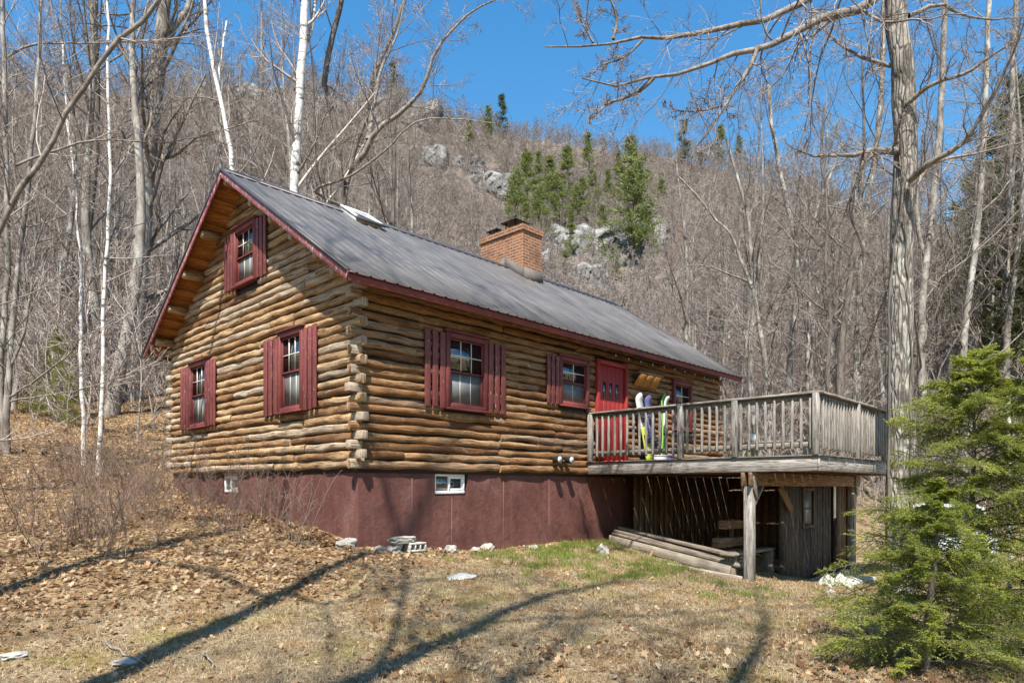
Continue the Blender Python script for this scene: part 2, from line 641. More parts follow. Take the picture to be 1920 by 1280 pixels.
CTRL = []
def ctl(x, y, z): CTRL.append((x, y, z))
for x, z in ((0, -1.17), (1.3, -1.27), (2.5, -1.35), (3.9, -1.37), (5.4, -1.37), (6.2, -1.39), (8.5, -1.6), (11.3, -1.8)): ctl(x, -.02, z)
for y, z in ((.8, -.99), (1.7, -.90), (2.8, -.81), (4.1, -.72), (5.1, -.56), (6.8, -.38), (7.3, -.22)): ctl(-.02, y, z)
ctl(5.5, -3.42, -1.84); ctl(8.0, -3.3, -2.08); ctl(9.5, -3.2, -2.18); ctl(11.0, -3.3, -2.22); ctl(3, 9, .35); ctl(9, 9.5, .2); ctl(13, 6, -1.0); ctl(14, 0, -1.9)
for u, v, Z in ((0, 1280, 4.9), (960, 1280, 5.0), (1500, 1280, 5.0), (1920, 1280, 5.0), (500, 1100, 7.6), (0, 1100, 6.9), (0, 955, 10.5), (200, 1000, 9.2), (20, 842, 14), (155, 862, 15.5),
                (185, 888, 14), (240, 748, 25), (60, 775, 22), (330, 742, 27), (1650, 1105, 12.0), (1780, 1075, 14), (1900, 1060, 16), (1300, 1130, 8.8), (900, 1100, 8.3), (1750, 1000, 24), (1000, 1180, 6.6)):
    ctl(*at(u, v, Z))
for a, Z, h in ((0, 0, -1.6), (-6, -3, -1.3), (6, -3, -1.8), (0, -9, -1.9), (-12, -6, -.8), (12, -6, -2.1), (-14, 5, -.2), (15, 6, -2.1), (0, -20, -2.2), (-22, -14, -1.2), (22, -14, -2.4), (-20, 14, 1.6), (20, 20, -1.6), (-26, 30, 3.2), (10, 34, 1.0), (26, 34, -.2)):
    p = CAM + RT * a + FW * Z
    ctl(p[0], p[1], CAM[2] + h)
CT = np.array(CTRL)
_res = CT[:, 2] - hill(CT[:, 0], CT[:, 1])


def _tps(r2): return r2 * np.log(r2 + 1e-9) * .5


_n = len(CT)
_A = np.zeros((_n + 3, _n + 3))
_d2 = ((CT[:, None, :2] - CT[None, :, :2]) ** 2).sum(-1)
_A[:_n, :_n] = _tps(_d2) + np.eye(_n) * .35
_A[:_n, _n] = 1; _A[:_n, _n + 1:] = CT[:, :2]
_A[_n, :_n] = 1; _A[_n + 1:, :_n] = CT[:, :2].T
_W = np.linalg.solve(_A, np.concatenate([_res, [0, 0, 0]]))


def near(x, y):
    sh = x.shape
    x = x.ravel(); y = y.ravel()
    out = np.zeros(len(x))
    for i in range(0, len(x), 20000):
        xs, ys = x[i:i + 20000], y[i:i + 20000]
        d2 = (xs[:, None] - CT[None, :, 0]) ** 2 + (ys[:, None] - CT[None, :, 1]) ** 2
        out[i:i + 20000] = _tps(d2) @ _W[:_n] + _W[_n] + _W[_n + 1] * xs + _W[_n + 2] * ys
    d = np.hypot(x - 2, y)
    w = np.clip((d - 26) / 26, 0, 1); w = w * w * (3 - 2 * w)
    return (out * (1 - w) + w * -1.2).reshape(sh)


def wob(x, y):
    return (.035 * np.sin(x * 1.9 + 1.3 * np.sin(y * 1.1)) * np.sin(y * 1.6 + .7) + .02 * np.sin(x * 4.3 + y * 2.7) * np.sin(y * 5.1 - x)
            + .012 * np.sin(x * 9.1 - y * 7.3) * np.sin(x * 3.3 + y * 11.0))


def hz(x, y):
    x = np.asarray(x, dtype=float); y = np.asarray(y, dtype=float)
    d = np.hypot(x - CAM[0], y - CAM[1])
    rough = np.clip((d - 25) / 60, 0, 1) * (.8 * np.sin(x * .21 + y * .13) * np.sin(y * .17 - x * .05) + .5 * np.sin(x * .53 - y * .31) * np.sin(y * .47))
    return hill(x, y) + near(x, y) + wob(x, y) + rough


def gz(x, y): return float(hz(np.array([x]), np.array([y]))[0])


def hit(u, v, z0=12.0, z1=330.0):
    """where the ray through that place of the photograph meets the terrain"""
    Z = np.geomspace(z0, z1, 900)
    d = FW + RT * (u - 960) / FPX
    x, y = CAM[0] + d[0] * Z, CAM[1] + d[1] * Z
    h = CAM[2] + (V0 - v) / FPX * Z
    k = np.nonzero(hz(x, y) > h)[0]
    k = k[0] if len(k) else len(Z) - 1
    return np.array([x[k], y[k], float(hz(x[k:k + 1], y[k:k + 1])[0])]), Z[k]


def lawn_amount(x, y):
    """0 on the leafy slope, 1 on the lawn"""
    a, Z = camcoords(x, y)
    n = .5 * np.sin(x * .9 + 1.2 * np.sin(y * .7)) + .35 * np.sin(y * 1.7 - x * .8) + .25 * np.sin(x * 3.1 + y * 2.3)
    return np.clip((a + 5.7 - .72 * (Z - 4.9) + n * .8) / 1.7, 0, 1)


def m_ground():
    t = NT('leafy_ground')
    tc = t.n('ShaderNodeTexCoord').outputs['Object']
    sx = t.n('ShaderNodeSeparateXYZ'); t.l(tc, sx.inputs[0])
    n0 = t.noise(tc, .35, 5, .6)
    n1 = t.noise(tc, 2.2, 6, .65)
    n2 = t.noise(tc, 14, 6, .7)
    n3 = t.noise(tc, 60, 4, .7)
    vo = t.n('ShaderNodeTexVoronoi'); vo.inputs['Scale'].default_value = 13.0; t.l(tc, vo.inputs['Vector'])
    sc = t.n('ShaderNodeSeparateColor'); t.l(vo.outputs['Color'], sc.inputs[0])
    leaf = t.ramp(sc.outputs[0], [(0, (.10, .06, .03)), (.5, (.25, .17, .09)), (1, (.42, .32, .19))])
    leaf = t.mix(t.ramp(n2, [(.3, .75), (.6, 0.0)]), leaf, (.10, .06, .035))
    grass = t.ramp(n2, [(.28, (.10, .07, .038)), (.5, (.28, .212, .127)), (.72, (.43, .352, .225))])
    grass = t.mix(t.ramp(n1, [(.47, 0.0), (.64, .8)]), grass, (.17, .085, .025))          # rusty moss
    grass = t.mix(t.ramp(t.noise(t.coord('Object', (1, 1, 1)), 1.3, 4, .6), [(.52, 0.0), (.66, .65)]), grass, (.21, .18, .045))
    # lawn: right of a slanting line across the yard, bounded behind by the wood's edge
    at_ = t.n('ShaderNodeAttribute', attribute_name='lawn')
    lawn = t.ramp(t.math('ADD', at_.outputs['Fac'], t.math('MULTIPLY', t.math('SUBTRACT', n1, .5), .9)), [(.35, 0.0), (.65, 1.0)])
    c = t.mix(lawn, leaf, grass)
    far = t.n('ShaderNodeVectorMath', operation='LENGTH'); t.l(tc, far.inputs[0])
    fm = t.ramp(t.math('DIVIDE', far.outputs['Value'], 60.0), [(.25, 0.0), (1.0, 1.0)])
    fc = t.ramp(t.noise(tc, .09, 8, .75), [(.3, (.075, .06, .05)), (.55, (.14, .112, .093)), (.75, (.22, .185, .155))])
    c = t.mix(fm, c, fc)
    t.bump(t.math('ADD', n2, t.math('MULTIPLY', n3, .5)), .9, .04)
    return t.done(c, .95, .1)


M['ground'] = m_ground()

ang = np.concatenate([np.linspace(-56, 56, 420), np.linspace(60, 300, 61)]) * PI / 180
rad = np.concatenate([[0.0], np.geomspace(.4, 520, 290)])
AA, RR = np.meshgrid(TH - ang, rad, indexing='ij')
GX = CAM[0] + np.cos(AA) * RR
GY = CAM[1] + np.sin(AA) * RR
GZ = hz(GX, GY)
# the plateau under the cabin stays below its floor
ins = (GX > .3) & (GX < 11.0) & (GY > .3) & (GY < 7.0)
GZ = np.where(ins, np.minimum(GZ, -1.0), GZ)
na, nr = AA.shape
idx = np.arange(na * nr).reshape(na, nr)
ia = np.arange(na); ib = (ia + 1) % na
q = np.stack([idx[ia][:, :-1], idx[ia][:, 1:], idx[ib][:, 1:], idx[ib][:, :-1]], -1)
gme = np_mesh('ground', np.stack([GX, GY, GZ], -1), q.reshape(-1, 4)[:, ::-1], 4, None, True)
la = gme.attributes.new('lawn', 'FLOAT', 'POINT')
la.data.foreach_set('value', lawn_amount(GX, GY).astype(np.float32).ravel())
g = link('ground', gme, M['ground'])
tag(g, 'brown leaf litter and tan lawn sloping up to a wooded mountain', 'ground', None, 'structure')


# ------------------------------------------------------------------ log cabin
W, L = 7.3, 11.285                      # gable width (Y), length (X)
EZ, KS, OE, OG = 2.7035, .6657, .404, .4305
def roof_z(y): return EZ + KS * (min(y, W - y) + OE)
PITCH = .137
cabin = empty('log_cabin', (0, 0, 0), 0, 'log cabin with maroon foundation, red shuttered windows and grey metal roof', 'cabin')


class Wall:
    """local frame of a wall: s runs left to right seen from outside, n points outward"""
    def __init__(s, o, u, n): s.o, s.u, s.n = Vector(o), Vector(u), Vector(n)
    def p(s, a, n, z): return s.o + s.u * a + s.n * n + Vector((0, 0, z))
    def box(s, mb, a0, a1, n0, n1, z0, z1):
        d = (a1 - a0, n1 - n0, z1 - z0)
        k = d.index(max(d))
        am, nm, zm = (a0 + a1) / 2, (n0 + n1) / 2, (z0 + z1) / 2
        if k == 0: mb.beam(s.p(a0, nm, zm), s.p(a1, nm, zm), d[1], d[2])
        elif k == 1: mb.beam(s.p(am, n0, zm), s.p(am, n1, zm), d[0], d[2])
        else: mb.beam(s.p(am, nm, z0), s.p(am, nm, z1), d[0], d[1], up=s.n)
        return mb


FRONT = Wall((0, 0, 0), (1, 0, 0), (0, -1, 0))
GABLE = Wall((0, W, 0), (0, -1, 0), (-1, 0, 0))
BACK = Wall((L, W, 0), (-1, 0, 0), (0, 1, 0))
EAST = Wall((L, 0, 0), (0, 1, 0), (1, 0, 0))


def smooth_rand(n, step, r):
    m = max(2, int(n / step) + 3)
    k = np.array([r.uniform(-1, 1) for _ in range(m)])
    xs = np.linspace(0, m - 1.01, n)
    i = xs.astype(int); f = xs - i; f = f * f * (3 - 2 * f)
    return k[i] * (1 - f) + k[i + 1] * f


def log_piece(V, F, UV, wall, a0, a1, z, hgt, r, nbulge, capend=True):
    """one half-round slab log with a wavy lower edge"""
    n = max(3, int((a1 - a0) / .11) + 2)
    xs = np.linspace(a0, a1, n)
    low = smooth_rand(n, 3, r) * .016 + smooth_rand(n, 9, r) * .014
    top = smooth_rand(n, 4, r) * .011
    bl = nbulge * (1 + smooth_rand(n, 3, r) * .30)
    tilt = r.uniform(-.010, .010)
    hk = r.uniform(.89, 1.02)
    zoff = r.uniform(-.006, .006)
    prof = [(-.5, -.35), (-.485, .35), (-.38, .82), (-.10, 1.0), (.20, .95), (.40, .60), (.475, .10), (.49, -.35)]
    k = len(prof)
    b = len(V) // 3
    ou, ov = r.uniform(0, 60), r.uniform(0, 60)
    for i in range(n):
        en = 1.0
        if i == 0 or i == n - 1: en = .86
        for (pz, pn) in prof:
            w = low[i] if pz < 0 else top[i]
            zz = z + zoff + hgt / 2 + pz * hgt * (hk if en == 1 else hk * .96) + w + tilt * (i / n - .5)
            p = wall.p(xs[i], pn * bl[i] * en, zz)
            V.extend(p)
    per = np.linspace(0, hgt * 1.5, k)
    for i in range(n - 1):
        for j in range(k - 1):
            F.append((b + i * k + j, b + (i + 1) * k + j, b + (i + 1) * k + j + 1, b + i * k + j + 1))
            u0, u1 = ou + xs[i] - a0, ou + xs[i + 1] - a0
            UV.extend([(u0, ov + per[j]), (u1, ov + per[j]), (u1, ov + per[j + 1]), (u0, ov + per[j + 1])])
    for i in (0, n - 1):
        ring = [b + i * k + j for j in range(k)]
        F.append(tuple(ring if i else ring[::-1]))
        UV.extend([(ou + .01 * j, ov) for j in range(k)])


def build_logs(name, wall, length, courses, lim, holes, mat, seed, ext=None, grey=None):
    """courses of slab logs; lim(z) gives the left/right end at that height; holes are left open"""
    r = random.Random(seed)
    V, F, UV = [], [], []
    for c in range(courses):
        z = c * PITCH
        lo, hi = lim(z + PITCH * .55)
        if hi - lo < .15: continue
        if ext and z < EZ - .1:
            if c % 2 == ext[0]: lo -= ext[1]; hi += ext[1]
            else: lo += .03; hi -= .03
        segs = [(lo, hi)]
        for (h0, h1, z0, z1) in holes:
            if z + PITCH > z0 + .02 and z < z1 - .02:
                ns = []
                for (a, b) in segs:
                    if h1 <= a or h0 >= b: ns.append((a, b)); continue
                    if h0 - a > .03: ns.append((a, h0))
                    if b - h1 > .03: ns.append((h1, b))
                segs = ns
        for (a, b) in segs:
            x = a
            while x < b - .02:
                ln = r.choice((.9, 1.4, 2.0, 2.6, 3.4, 4.5)) * r.uniform(.8, 1.2)
                e = min(b, x + ln)
                if b - e < .45: e = b
                log_piece(V, F, UV, wall, x, e - (.004 if e < b else 0), z, PITCH, r, r.uniform(.036, .070))
                x = e
    me = np_mesh(name, np.array(V, dtype=np.float32), np.array([i for f in F for i in f], dtype=np.int32),
                 np.array([len(f) for f in F], dtype=np.int32), np.array(UV, dtype=np.float32), True)
    try:
        me.set_sharp_from_angle(angle=R(50))
    except Exception:
        pass
    return link(name, me, mat, cabin)


def lim_gable(z):
    # keep the courses under the roof boards
    if z < roof_z(0) - .16: return 0.0, W
    d = (z + .16 - roof_z(0)) / KS
    return d, W - d


HOLES_F = [(1.62, 2.55, 1.0, 2.26), (4.50, 5.42, 1.31, 2.27), (5.71, 6.80, -.1, 2.38), (8.78, 9.66, 1.12, 2.30)]
def g_(y): return W - y
HOLES_G = [(g_(2.25), g_(1.43), .95, 2.29), (g_(6.13), g_(5.21), .95, 2.27), (g_(3.98), g_(3.08), 3.40, 4.48)]
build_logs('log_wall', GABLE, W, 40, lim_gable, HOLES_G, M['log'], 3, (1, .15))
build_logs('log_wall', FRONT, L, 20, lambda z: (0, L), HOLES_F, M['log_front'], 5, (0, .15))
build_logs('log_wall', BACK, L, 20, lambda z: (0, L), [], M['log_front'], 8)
build_logs('log_wall', EAST, W, 40, lim_gable, [], M['log'], 9)

# corner log ends: square sawn stubs that pass each other, front ones and gable ones by turns
def stubs(c0, where):
    rr = random.Random(c0 + 40)
    for c in range(c0, 20, 2):
        mb = MB()
        z = c * PITCH + .004
        j = lambda a: rr.uniform(-a, a)
        hh = PITCH * .96
        o = .15 + j(.03)
        if where == 'front':
            x0, x1, y0, y1 = -o, .05, -.05 + j(.012), .075 + j(.012)
            c8 = [(x0, y0, z + j(.008)), (x0, y1, z), (x0, y1, z + hh), (x0, y0 + .015, z + hh + j(.01)), (x1, y0, z - .004), (x1, y1, z - .004), (x1, y1, z + hh), (x1, y0, z + hh)]
        else:
            x0, x1, y0, y1 = -.05 + j(.012), .075 + j(.012), -o - .01, .05
            c8 = [(x0, y0, z + j(.008)), (x0 + .015, y0, z + hh + j(.01)), (x1, y0, z + hh), (x1, y0, z), (x0, y1, z), (x0, y1, z + hh), (x1, y1, z + hh), (x1, y1, z)]
        mb.hexa(c8)
        mb.build('log_end', M['log_end'], cabin, bevel=.016, seg=2)
stubs(0, 'front'); stubs(1, 'gable')
for c in range(1, 20, 2):
    MB().box(-.10, .06, W - .09, W + .14, c * PITCH + .005, (c + 1) * PITCH - .005).build('log_end', M['log_end'], cabin, bevel=.015)

# dark core behind the logs
mb = MB()
mb.box(.012, L - .012, .012, .2, -.06, 2.75).box(.012, .2, .21, W - .21, -.06, 2.75).box(L - .2, L - .012, .21, W - .21, -.06, 2.75).box(.012, L - .012, W - .2, W - .012, -.06, 2.75)
for x0, x1 in ((.012, .2), (L - .2, L - .012)):
    pts = [(0.05, 2.76), (W - .05, 2.76), (W / 2, roof_z(W / 2) - .14)]
    A = [(x0, p[0], p[1]) for p in pts]; B = [(x1, p[0], p[1]) for p in pts]
    mb.face(A[::-1]).face(B)
    for i in range(3): mb.face([A[i], A[(i + 1) % 3], B[(i + 1) % 3], B[i]])
mb.build('wall_core', M['black'], cabin)

# foundation with recessed openings for the two cellar windows
def holed(mb, wall, a0, a1, z0, z1, h, n, depth):
    if h is None:
        cells = [(a0, a1, z0, z1)]
    else:
        h0, h1, k0, k1 = h
        cells = [(a0, h0, z0, z1), (h1, a1, z0, z1), (h0, h1, z0, k0), (h0, h1, k1, z1)]
        for A, B in (((h0, k0), (h1, k0)), ((h1, k0), (h1, k1)), ((h1, k1), (h0, k1)), ((h0, k1), (h0, k0))):
            mb.face([wall.p(A[0], n, A[1]), wall.p(A[0], n - depth, A[1]), wall.p(B[0], n - depth, B[1]), wall.p(B[0], n, B[1])])
        mb.face([wall.p(h0, n - depth, k0), wall.p(h1, n - depth, k0), wall.p(h1, n - depth, k1), wall.p(h0, n - depth, k1)])
    for (b0, b1, c0, c1) in cells:
        mb.face([wall.p(b0, n, c0), wall.p(b1, n, c0), wall.p(b1, n, c1), wall.p(b0, n, c1)])
mb = MB()
HF = (1.47, 2.19, -.41, -.03); HG = (g_(4.73), g_(4.05), -.40, -.03)
holed(mb, FRONT, .02, L - .02, -3.2, -.012, HF, -.02, .12)
holed(mb, GABLE, .02, W - .02, -3.2, -.012, HG, -.02, .12)
holed(mb, BACK, .02, L - .02, -3.2, -.012, None, -.02, .1)
holed(mb, EAST, .02, W - .02, -3.2, -.012, None, -.02, .1)
mb.build('foundation', M['foundation'], cabin)
mb = MB()          # formwork seams
for a in (.33 * L * .27, 1.83, 3.05, 4.3):
    FRONT.box(mb, a - .008, a + .008, -.022, -.012, -2.6, -.45 if 1.4 < a < 2.2 else -.05)
mb.build('formwork_seam', M['foundation'], cabin)


def cellar_window(wall, a0, a1, z0, z1):
    w = MB()
    for (b0, b1, c0, c1) in ((a0, a1, z0, z0 + .05), (a0, a1, z1 - .05, z1), (a0, a0 + .035, z0 + .05, z1 - .05), (a1 - .035, a1, z0 + .05, z1 - .05)):
        wall.box(w, b0, b1, -.10, -.045, c0, c1)
    m = (a0 + a1) / 2 - .03
    wall.box(w, m, m + .035, -.098, -.04, z0 + .05, z1 - .05)
    o = w.build('cellar_window', M['white_vinyl'], cabin, bevel=.004)
    g2 = MB(); wall.box(g2, a0 + .03, a1 - .03, -.088, -.082, z0 + .04, z1 - .04)
    g2.build('pane', M['glass'], o)
    s2 = MB()
    for (b0, b1, c0, c1) in ((m + .04, a1 - .04, z0 + .055, z0 + .09), (m + .04, a1 - .04, z1 - .09, z1 - .055), (a1 - .065, a1 - .04, z0 + .09, z1 - .09)):
        wall.box(s2, b0, b1, -.085, -.055, c0, c1)
    s2.build('sash', M['white_vinyl'], o, bevel=.003)
cellar_window(FRONT, HF[0] + .012, HF[1] - .05, HF[2] + .025, HF[3] - .012)
cellar_window(GABLE, HG[0] + .04, HG[1] - .02, HG[2] + .025, HG[3] - .012)


def window(wall, a0, a1, z0, z1, cols=3, rows=2, shut=()):
    """double-hung window: casing, sashes, muntins, dark panes, screen on the lower half, slatted shutters"""
    cw = .085
    w = MB()
    wall.box(w, a0, a0 + cw, -.02, .105, z0, z1); wall.box(w, a1 - cw, a1, -.02, .105, z0, z1)
    wall.box(w, a0 + cw, a1 - cw, -.02, .103, z1 - cw, z1); wall.box(w, a0 + cw, a1 - cw, -.02, .103, z0, z0 + cw * 1.05)
    win = w.build('window', M['casing'], cabin, bevel=.006)
    w = MB(); wall.box(w, a0 - .03, a1 + .03, -.01, .135, z1 + .002, z1 + .035)
    w.build('drip_cap', M['casing'], win, bevel=.006)
    w = MB(); wall.box(w, a0 - .01, a1 + .01, .10, .145, z0 - .012, z0 + .022)
    w.build('sill', M['casing'], win, bevel=.006)
    i0, i1, k0, k1 = a0 + cw, a1 - cw, z0 + cw * 1.05, z1 - cw
    zm = (k0 + k1) / 2
    w = MB()
    for (c0, c1, nn) in ((zm - .018, k1, .062), (k0, zm + .018, .040)):
        t = .03
        wall.box(w, i0 + .001, i0 + t, nn - .03, nn, c0, c1); wall.box(w, i1 - t, i1 - .001, nn - .03, nn, c0, c1)
        wall.box(w, i0 + t, i1 - t, nn - .03, nn - .001, c1 - t, c1); wall.box(w, i0 + t, i1 - t, nn - .03, nn - .001, c0, c0 + t)
    w.build('sash', M['casing'], win, bevel=.003)
    w = MB(); wall.box(w, i0 + .01, i1 - .01, .034, .040, zm, k1 - .02); w.build('pane', M['glass'], win)
    w = MB(); wall.box(w, i0 + .01, i1 - .01, .012, .018, k0 + .02, zm); w.build('pane', M['glass'], win)
    w = MB(); wall.box(w, i0 + .028, i1 - .028, .024, .027, k0 + .03, zm - .01); w.build('insect_screen', M['screen'], win)
    w = MB()
    for i in range(1, cols):
        x = i0 + .03 + (i1 - i0 - .06) * i / cols
        wall.box(w, x - .008, x + .008, .041, .054, zm + .02, k1 - .03)
        wall.box(w, x - .006, x + .006, .0272, .031, k0 + .032, zm - .03)
    for j in range(1, rows):
        z = zm + .02 + (k1 - zm - .05) * j / rows
        wall.box(w, i0 + .03, i1 - .03, .0415, .0525, z - .008, z + .008)
    w.build('muntin', M['cream'], win)
    for (s0, s1, ns) in shut:
        sh = MB()
        t = (s1 - s0) / (ns + (ns - 1) * .42)
        for i in range(ns):
            x = s0 + i * t * 1.42
            dz = random.uniform(-.012, .012)
            zt = z1 - .03 + dz
            zb = z0 + .005 + dz
            # pointed-off slat
            p = lambda a, n, z: wall.p(a, n, z)
            for (n0, n1) in ((.078, .102),):
                c = [p(x, n0, zb), p(x + t, n0, zb), p(x + t, n1, zb), p(x, n1, zb), p(x, n0, zt), p(x + t, n0, zt), p(x + t, n1, zt), p(x, n1, zt)]
                sh.hexa(c)
        for zz in (z0 + .22, z1 - .25):
            wall.box(sh, s0 + .012, s1 - .012, .055, .077, zz - .04, zz + .04)
        sh.build('shutter', M['shutter'], cabin, bevel=.006, seg=2)
    return win


window(FRONT, 1.616, 2.556, 1.0, 2.257, 3, 2, ((1.175, 1.595, 3), (2.577, 2.991, 3)))
window(FRONT, 4.496, 5.429, 1.308, 2.277, 2, 2, ((4.120, 4.475, 3),))
window(FRONT, 8.77, 9.671, 1.10, 2.30, 2, 2)
window(GABLE, g_(2.254), g_(1.423), .95, 2.29, 3, 2, ((g_(2.754), g_(2.275), 3), (g_(1.40), g_(.998), 3)))
window(GABLE, g_(6.136), g_(5.207), .93, 2.272, 3, 2, ((g_(6.575), g_(6.16), 3), (g_(5.185), g_(4.80), 3)))
window(GABLE, g_(3.988), g_(3.077), 3.40, 4.485, 3, 2, ((g_(4.361), g_(4.01), 3), (g_(3.055), g_(2.675), 3)))

# front door
dr = MB()
for i in range(6):
    a = 5.80 + i * .155
    FRONT.box(dr, a + .002, a + .153, .02, .055, .28, 2.29)
door = dr.build('door', M['door_red'], cabin, bevel=.006)
fr = MB()
FRONT.box(fr, 5.70, 5.795, -.02, .11, .24, 2.39); FRONT.box(fr, 6.735, 6.81, -.02, .11, .24, 2.39); FRONT.box(fr, 5.796, 6.734, -.02, .107, 2.295, 2.39)
fr.build('door_frame', M['door_red'], door, bevel=.005)
for a in (5.96, 6.19, 6.42):
    w = MB(); FRONT.box(w, a, a + .085, .056, .062, 1.60, 1.93); p = w.build('pane', M['glass'], door)
w = MB(); FRONT.box(w, 5.86, 5.90, .056, .11, 1.22, 1.26); w.build('handle', M['black'], door, bevel=.008)

# floodlight pair on the front wall beside the deck
fl = MB(); fl.box(4.46, 4.56, -.13, -.05, .20, .32)
flo = fl.build('floodlight', M['black'], None, bevel=.01)
tag(flo, 'small black twin floodlight fixed low on the log wall beside the deck', 'light')
for x in (4.33, 4.69):
    w = MB(); w.tube([(x, -.06, .27), (x, -.10, .26), (x, -.22, .25), (x, -.23, .25)], [.03, .06, .075, .07], 12)
    h = w.build('lamp_head', M['black'], flo, smooth=False)
    w = MB(); w.tube([(x, -.231, .25), (x, -.236, .25)], .066, 12); w.build('lens', M['white'], h)
w = MB(); w.tube([(4.33, -.07, .28), (4.51, -.09, .30), (4.69, -.07, .28)], .014, 8); w.build('bracket', M['black'], flo)

# ---- roof: ribbed metal on two slopes
def slope_pts(side, x, y_in, lift):
    """point on a slope; y_in = distance from that eave edge"""
    yy = -OE + y_in
    z = EZ + KS * y_in + lift
    return (x, yy if side == 0 else W - yy, z)
RUN = W / 2 + OE
x0r, x1r = -OG, L + OG
V, F = [], []
prof = []
x = x0r
while x < x1r - .01:
    for dx, dz in ((0, 0), (.085, 0), (.1, .02), (.125, .02), (.14, 0), (.225, 0)):
        if x + dx < x1r: prof.append((x + dx, dz))
    x += .2286
prof.append((x1r, 0))
for side in (0, 1):
    b = len(V)
    n = len(prof)
    ts = [-.07, RUN * .34, RUN * .67, RUN]
    for t_ in ts:
        for (px, dz) in prof: V.append(slope_pts(side, px, t_, dz))
    for j in range(len(ts) - 1):
        for i in range(n - 1):
            f = [b + j * n + i, b + j * n + i + 1, b + (j + 1) * n + i + 1, b + (j + 1) * n + i]
            F.append(f if side == 0 else f[::-1])
roof = link('roof', np_mesh('roof', V, F, 4), M['roof'], cabin)
m = roof.modifiers.new('thick', 'SOLIDIFY'); m.thickness = .006; m.offset = -1
# ridge cap
mb = MB()
for side in (0, 1):
    a = [slope_pts(side, xx, RUN - .16, .028) for xx in (x0r - .01, x1r + .01)]
    b_ = [(xx, W / 2, EZ + KS * RUN + .05) for xx in (x0r - .01, x1r + .01)]
    f = [a[0], a[1], b_[1], b_[0]]
    mb.face(f if side == 0 else f[::-1])
rc = mb.build('ridge_cap', M['dark_trim'], roof)
m = rc.modifiers.new('thick', 'SOLIDIFY'); m.thickness = .012
# sheathing / soffit boards seen from under the overhang
mb = MB()
for side in (0, 1):
    k = 17
    for i in range(k):
        t0, t1 = i * RUN / k, (i + 1) * RUN / k - .004
        c = []
        for (t_, lf) in ((t0, -.045), (t1, -.045), (t1, -.012), (t0, -.012)):
            c.append(slope_pts(side, x0r + .01, t_, lf))
        d = [(p[0] + (x1r - x0r - .02), p[1], p[2]) for p in c]
        mb.hexa(c + d)
mb.build('soffit', M['soffit'], cabin)
# rake boards, drip edges
for xx, s in ((x0r, -1), (x1r, 1)):
    for side in (0, 1):
        mb = MB()
        A = slope_pts(side, xx, -.03, -.075); B = slope_pts(side, xx, RUN - .004, -.075)
        mb.beam((A[0] + s * .015, A[1], A[2]), (B[0] + s * .015, B[1], B[2]), .03, .125)
        o = mb.build('rake_board', M['rake'], cabin, bevel=.005)
        mb = MB()
        A = slope_pts(side, xx, -.05, .0); B = slope_pts(side, xx, RUN, .0)
        mb.beam((A[0] + s * .02, A[1], A[2] + .002), (B[0] + s * .02, B[1], B[2] + .002), .055, .045)
        mb.build('drip_edge', M['dark_trim'], roof)
for side in (0, 1):
    A = slope_pts(side, x0r + .001, -.018, -.075); B = slope_pts(side, x1r - .001, -.018, -.075)
    mb = MB(); mb.beam(A, B, .028, .145); mb.build('fascia', M['fascia'], cabin, bevel=.005)
# purlin log ends carrying the overhang
for y in (.55, 1.22, 1.90, 2.62, W / 2, W - 2.62, W - 1.75, W - .95, W - .12, .02):
    zc = roof_z(y) - .19
    mb = MB()
    dx = random.uniform(-.02, .02)
    mb.tube([(-OG + .035 + dx, y, zc), (-OG + .06 + dx, y, zc), (-.2, y, zc + .005), (.03, y, zc)], [.07, .078, .08, .084], 10)
    mb.build('purlin', M['log'], cabin, smooth=False)
    mb = MB(); mb.tube([(-OG + .031 + dx, y, zc), (-OG + .036 + dx, y, zc)], [.066, .067], 10); mb.build('purlin_end', M['log_end'], cabin)
# chimney
CX0, CX1, CY0, CY1 = 6.80, 7.52, 3.02, 4.55
def brick_box(mb, x0, x1, y0, y1, z0, z1):
    for a, b_, c in (((x0, y0), (x1, y0), 0), ((x1, y0), (x1, y1), .7), ((x1, y1), (x0, y1), 1.3), ((x0, y1), (x0, y0), 2.9)):
        ln = math.hypot(b_[0] - a[0], b_[1] - a[1])
        mb.face([(a[0], a[1], z0), (b_[0], b_[1], z0), (b_[0], b_[1], z1), (a[0], a[1], z1)], [(c, z0), (c + ln, z0), (c + ln, z1), (c, z1)])
    mb.face([(x0, y0, z1), (x1, y0, z1), (x1, y1, z1), (x0, y1, z1)], [(0, 0), (.2, 0), (.2, .07), (0, .07)])
    mb.face([(x0, y1, z0), (x1, y1, z0), (x1, y0, z0), (x0, y0, z0)], [(0, 0), (.2, 0), (.2, .07), (0, .07)])
    return mb
CT_ = 6.34
mb = MB(); brick_box(mb, CX0, CX1, CY0, CY1, 4.4, CT_ - .145); brick_box(mb, CX0 - .035, CX1 + .035, CY0 - .035, CY1 + .035, CT_ - .15, CT_)
ch = mb.build('chimney', M['brick'], cabin)
mb = MB()
e = .012
zl = lambda y: roof_z(y) + .26
for (xa, xb, ya, yb) in ((CX0 - e - .004, CX0 - e, CY0 - e, CY1 + e), (CX1 + e, CX1 + e + .004, CY0 - e, CY1 + e)):
    ys = [CY0 - e - .02, W / 2, CY1 + e]
    pts0 = [(xa, y, roof_z(y) - .1) for y in ys]; pts1 = [(xa, y, zl(y)) for y in ys]
    for i in range(2):
        q0 = [pts0[i], pts0[i + 1], pts1[i + 1], pts1[i]]
        q1 = [(xb, p[1], p[2]) for p in q0]
        mb.hexa([q0[0], q0[3], q1[3], q1[0], q0[1], q0[2], q1[2], q1[1]])
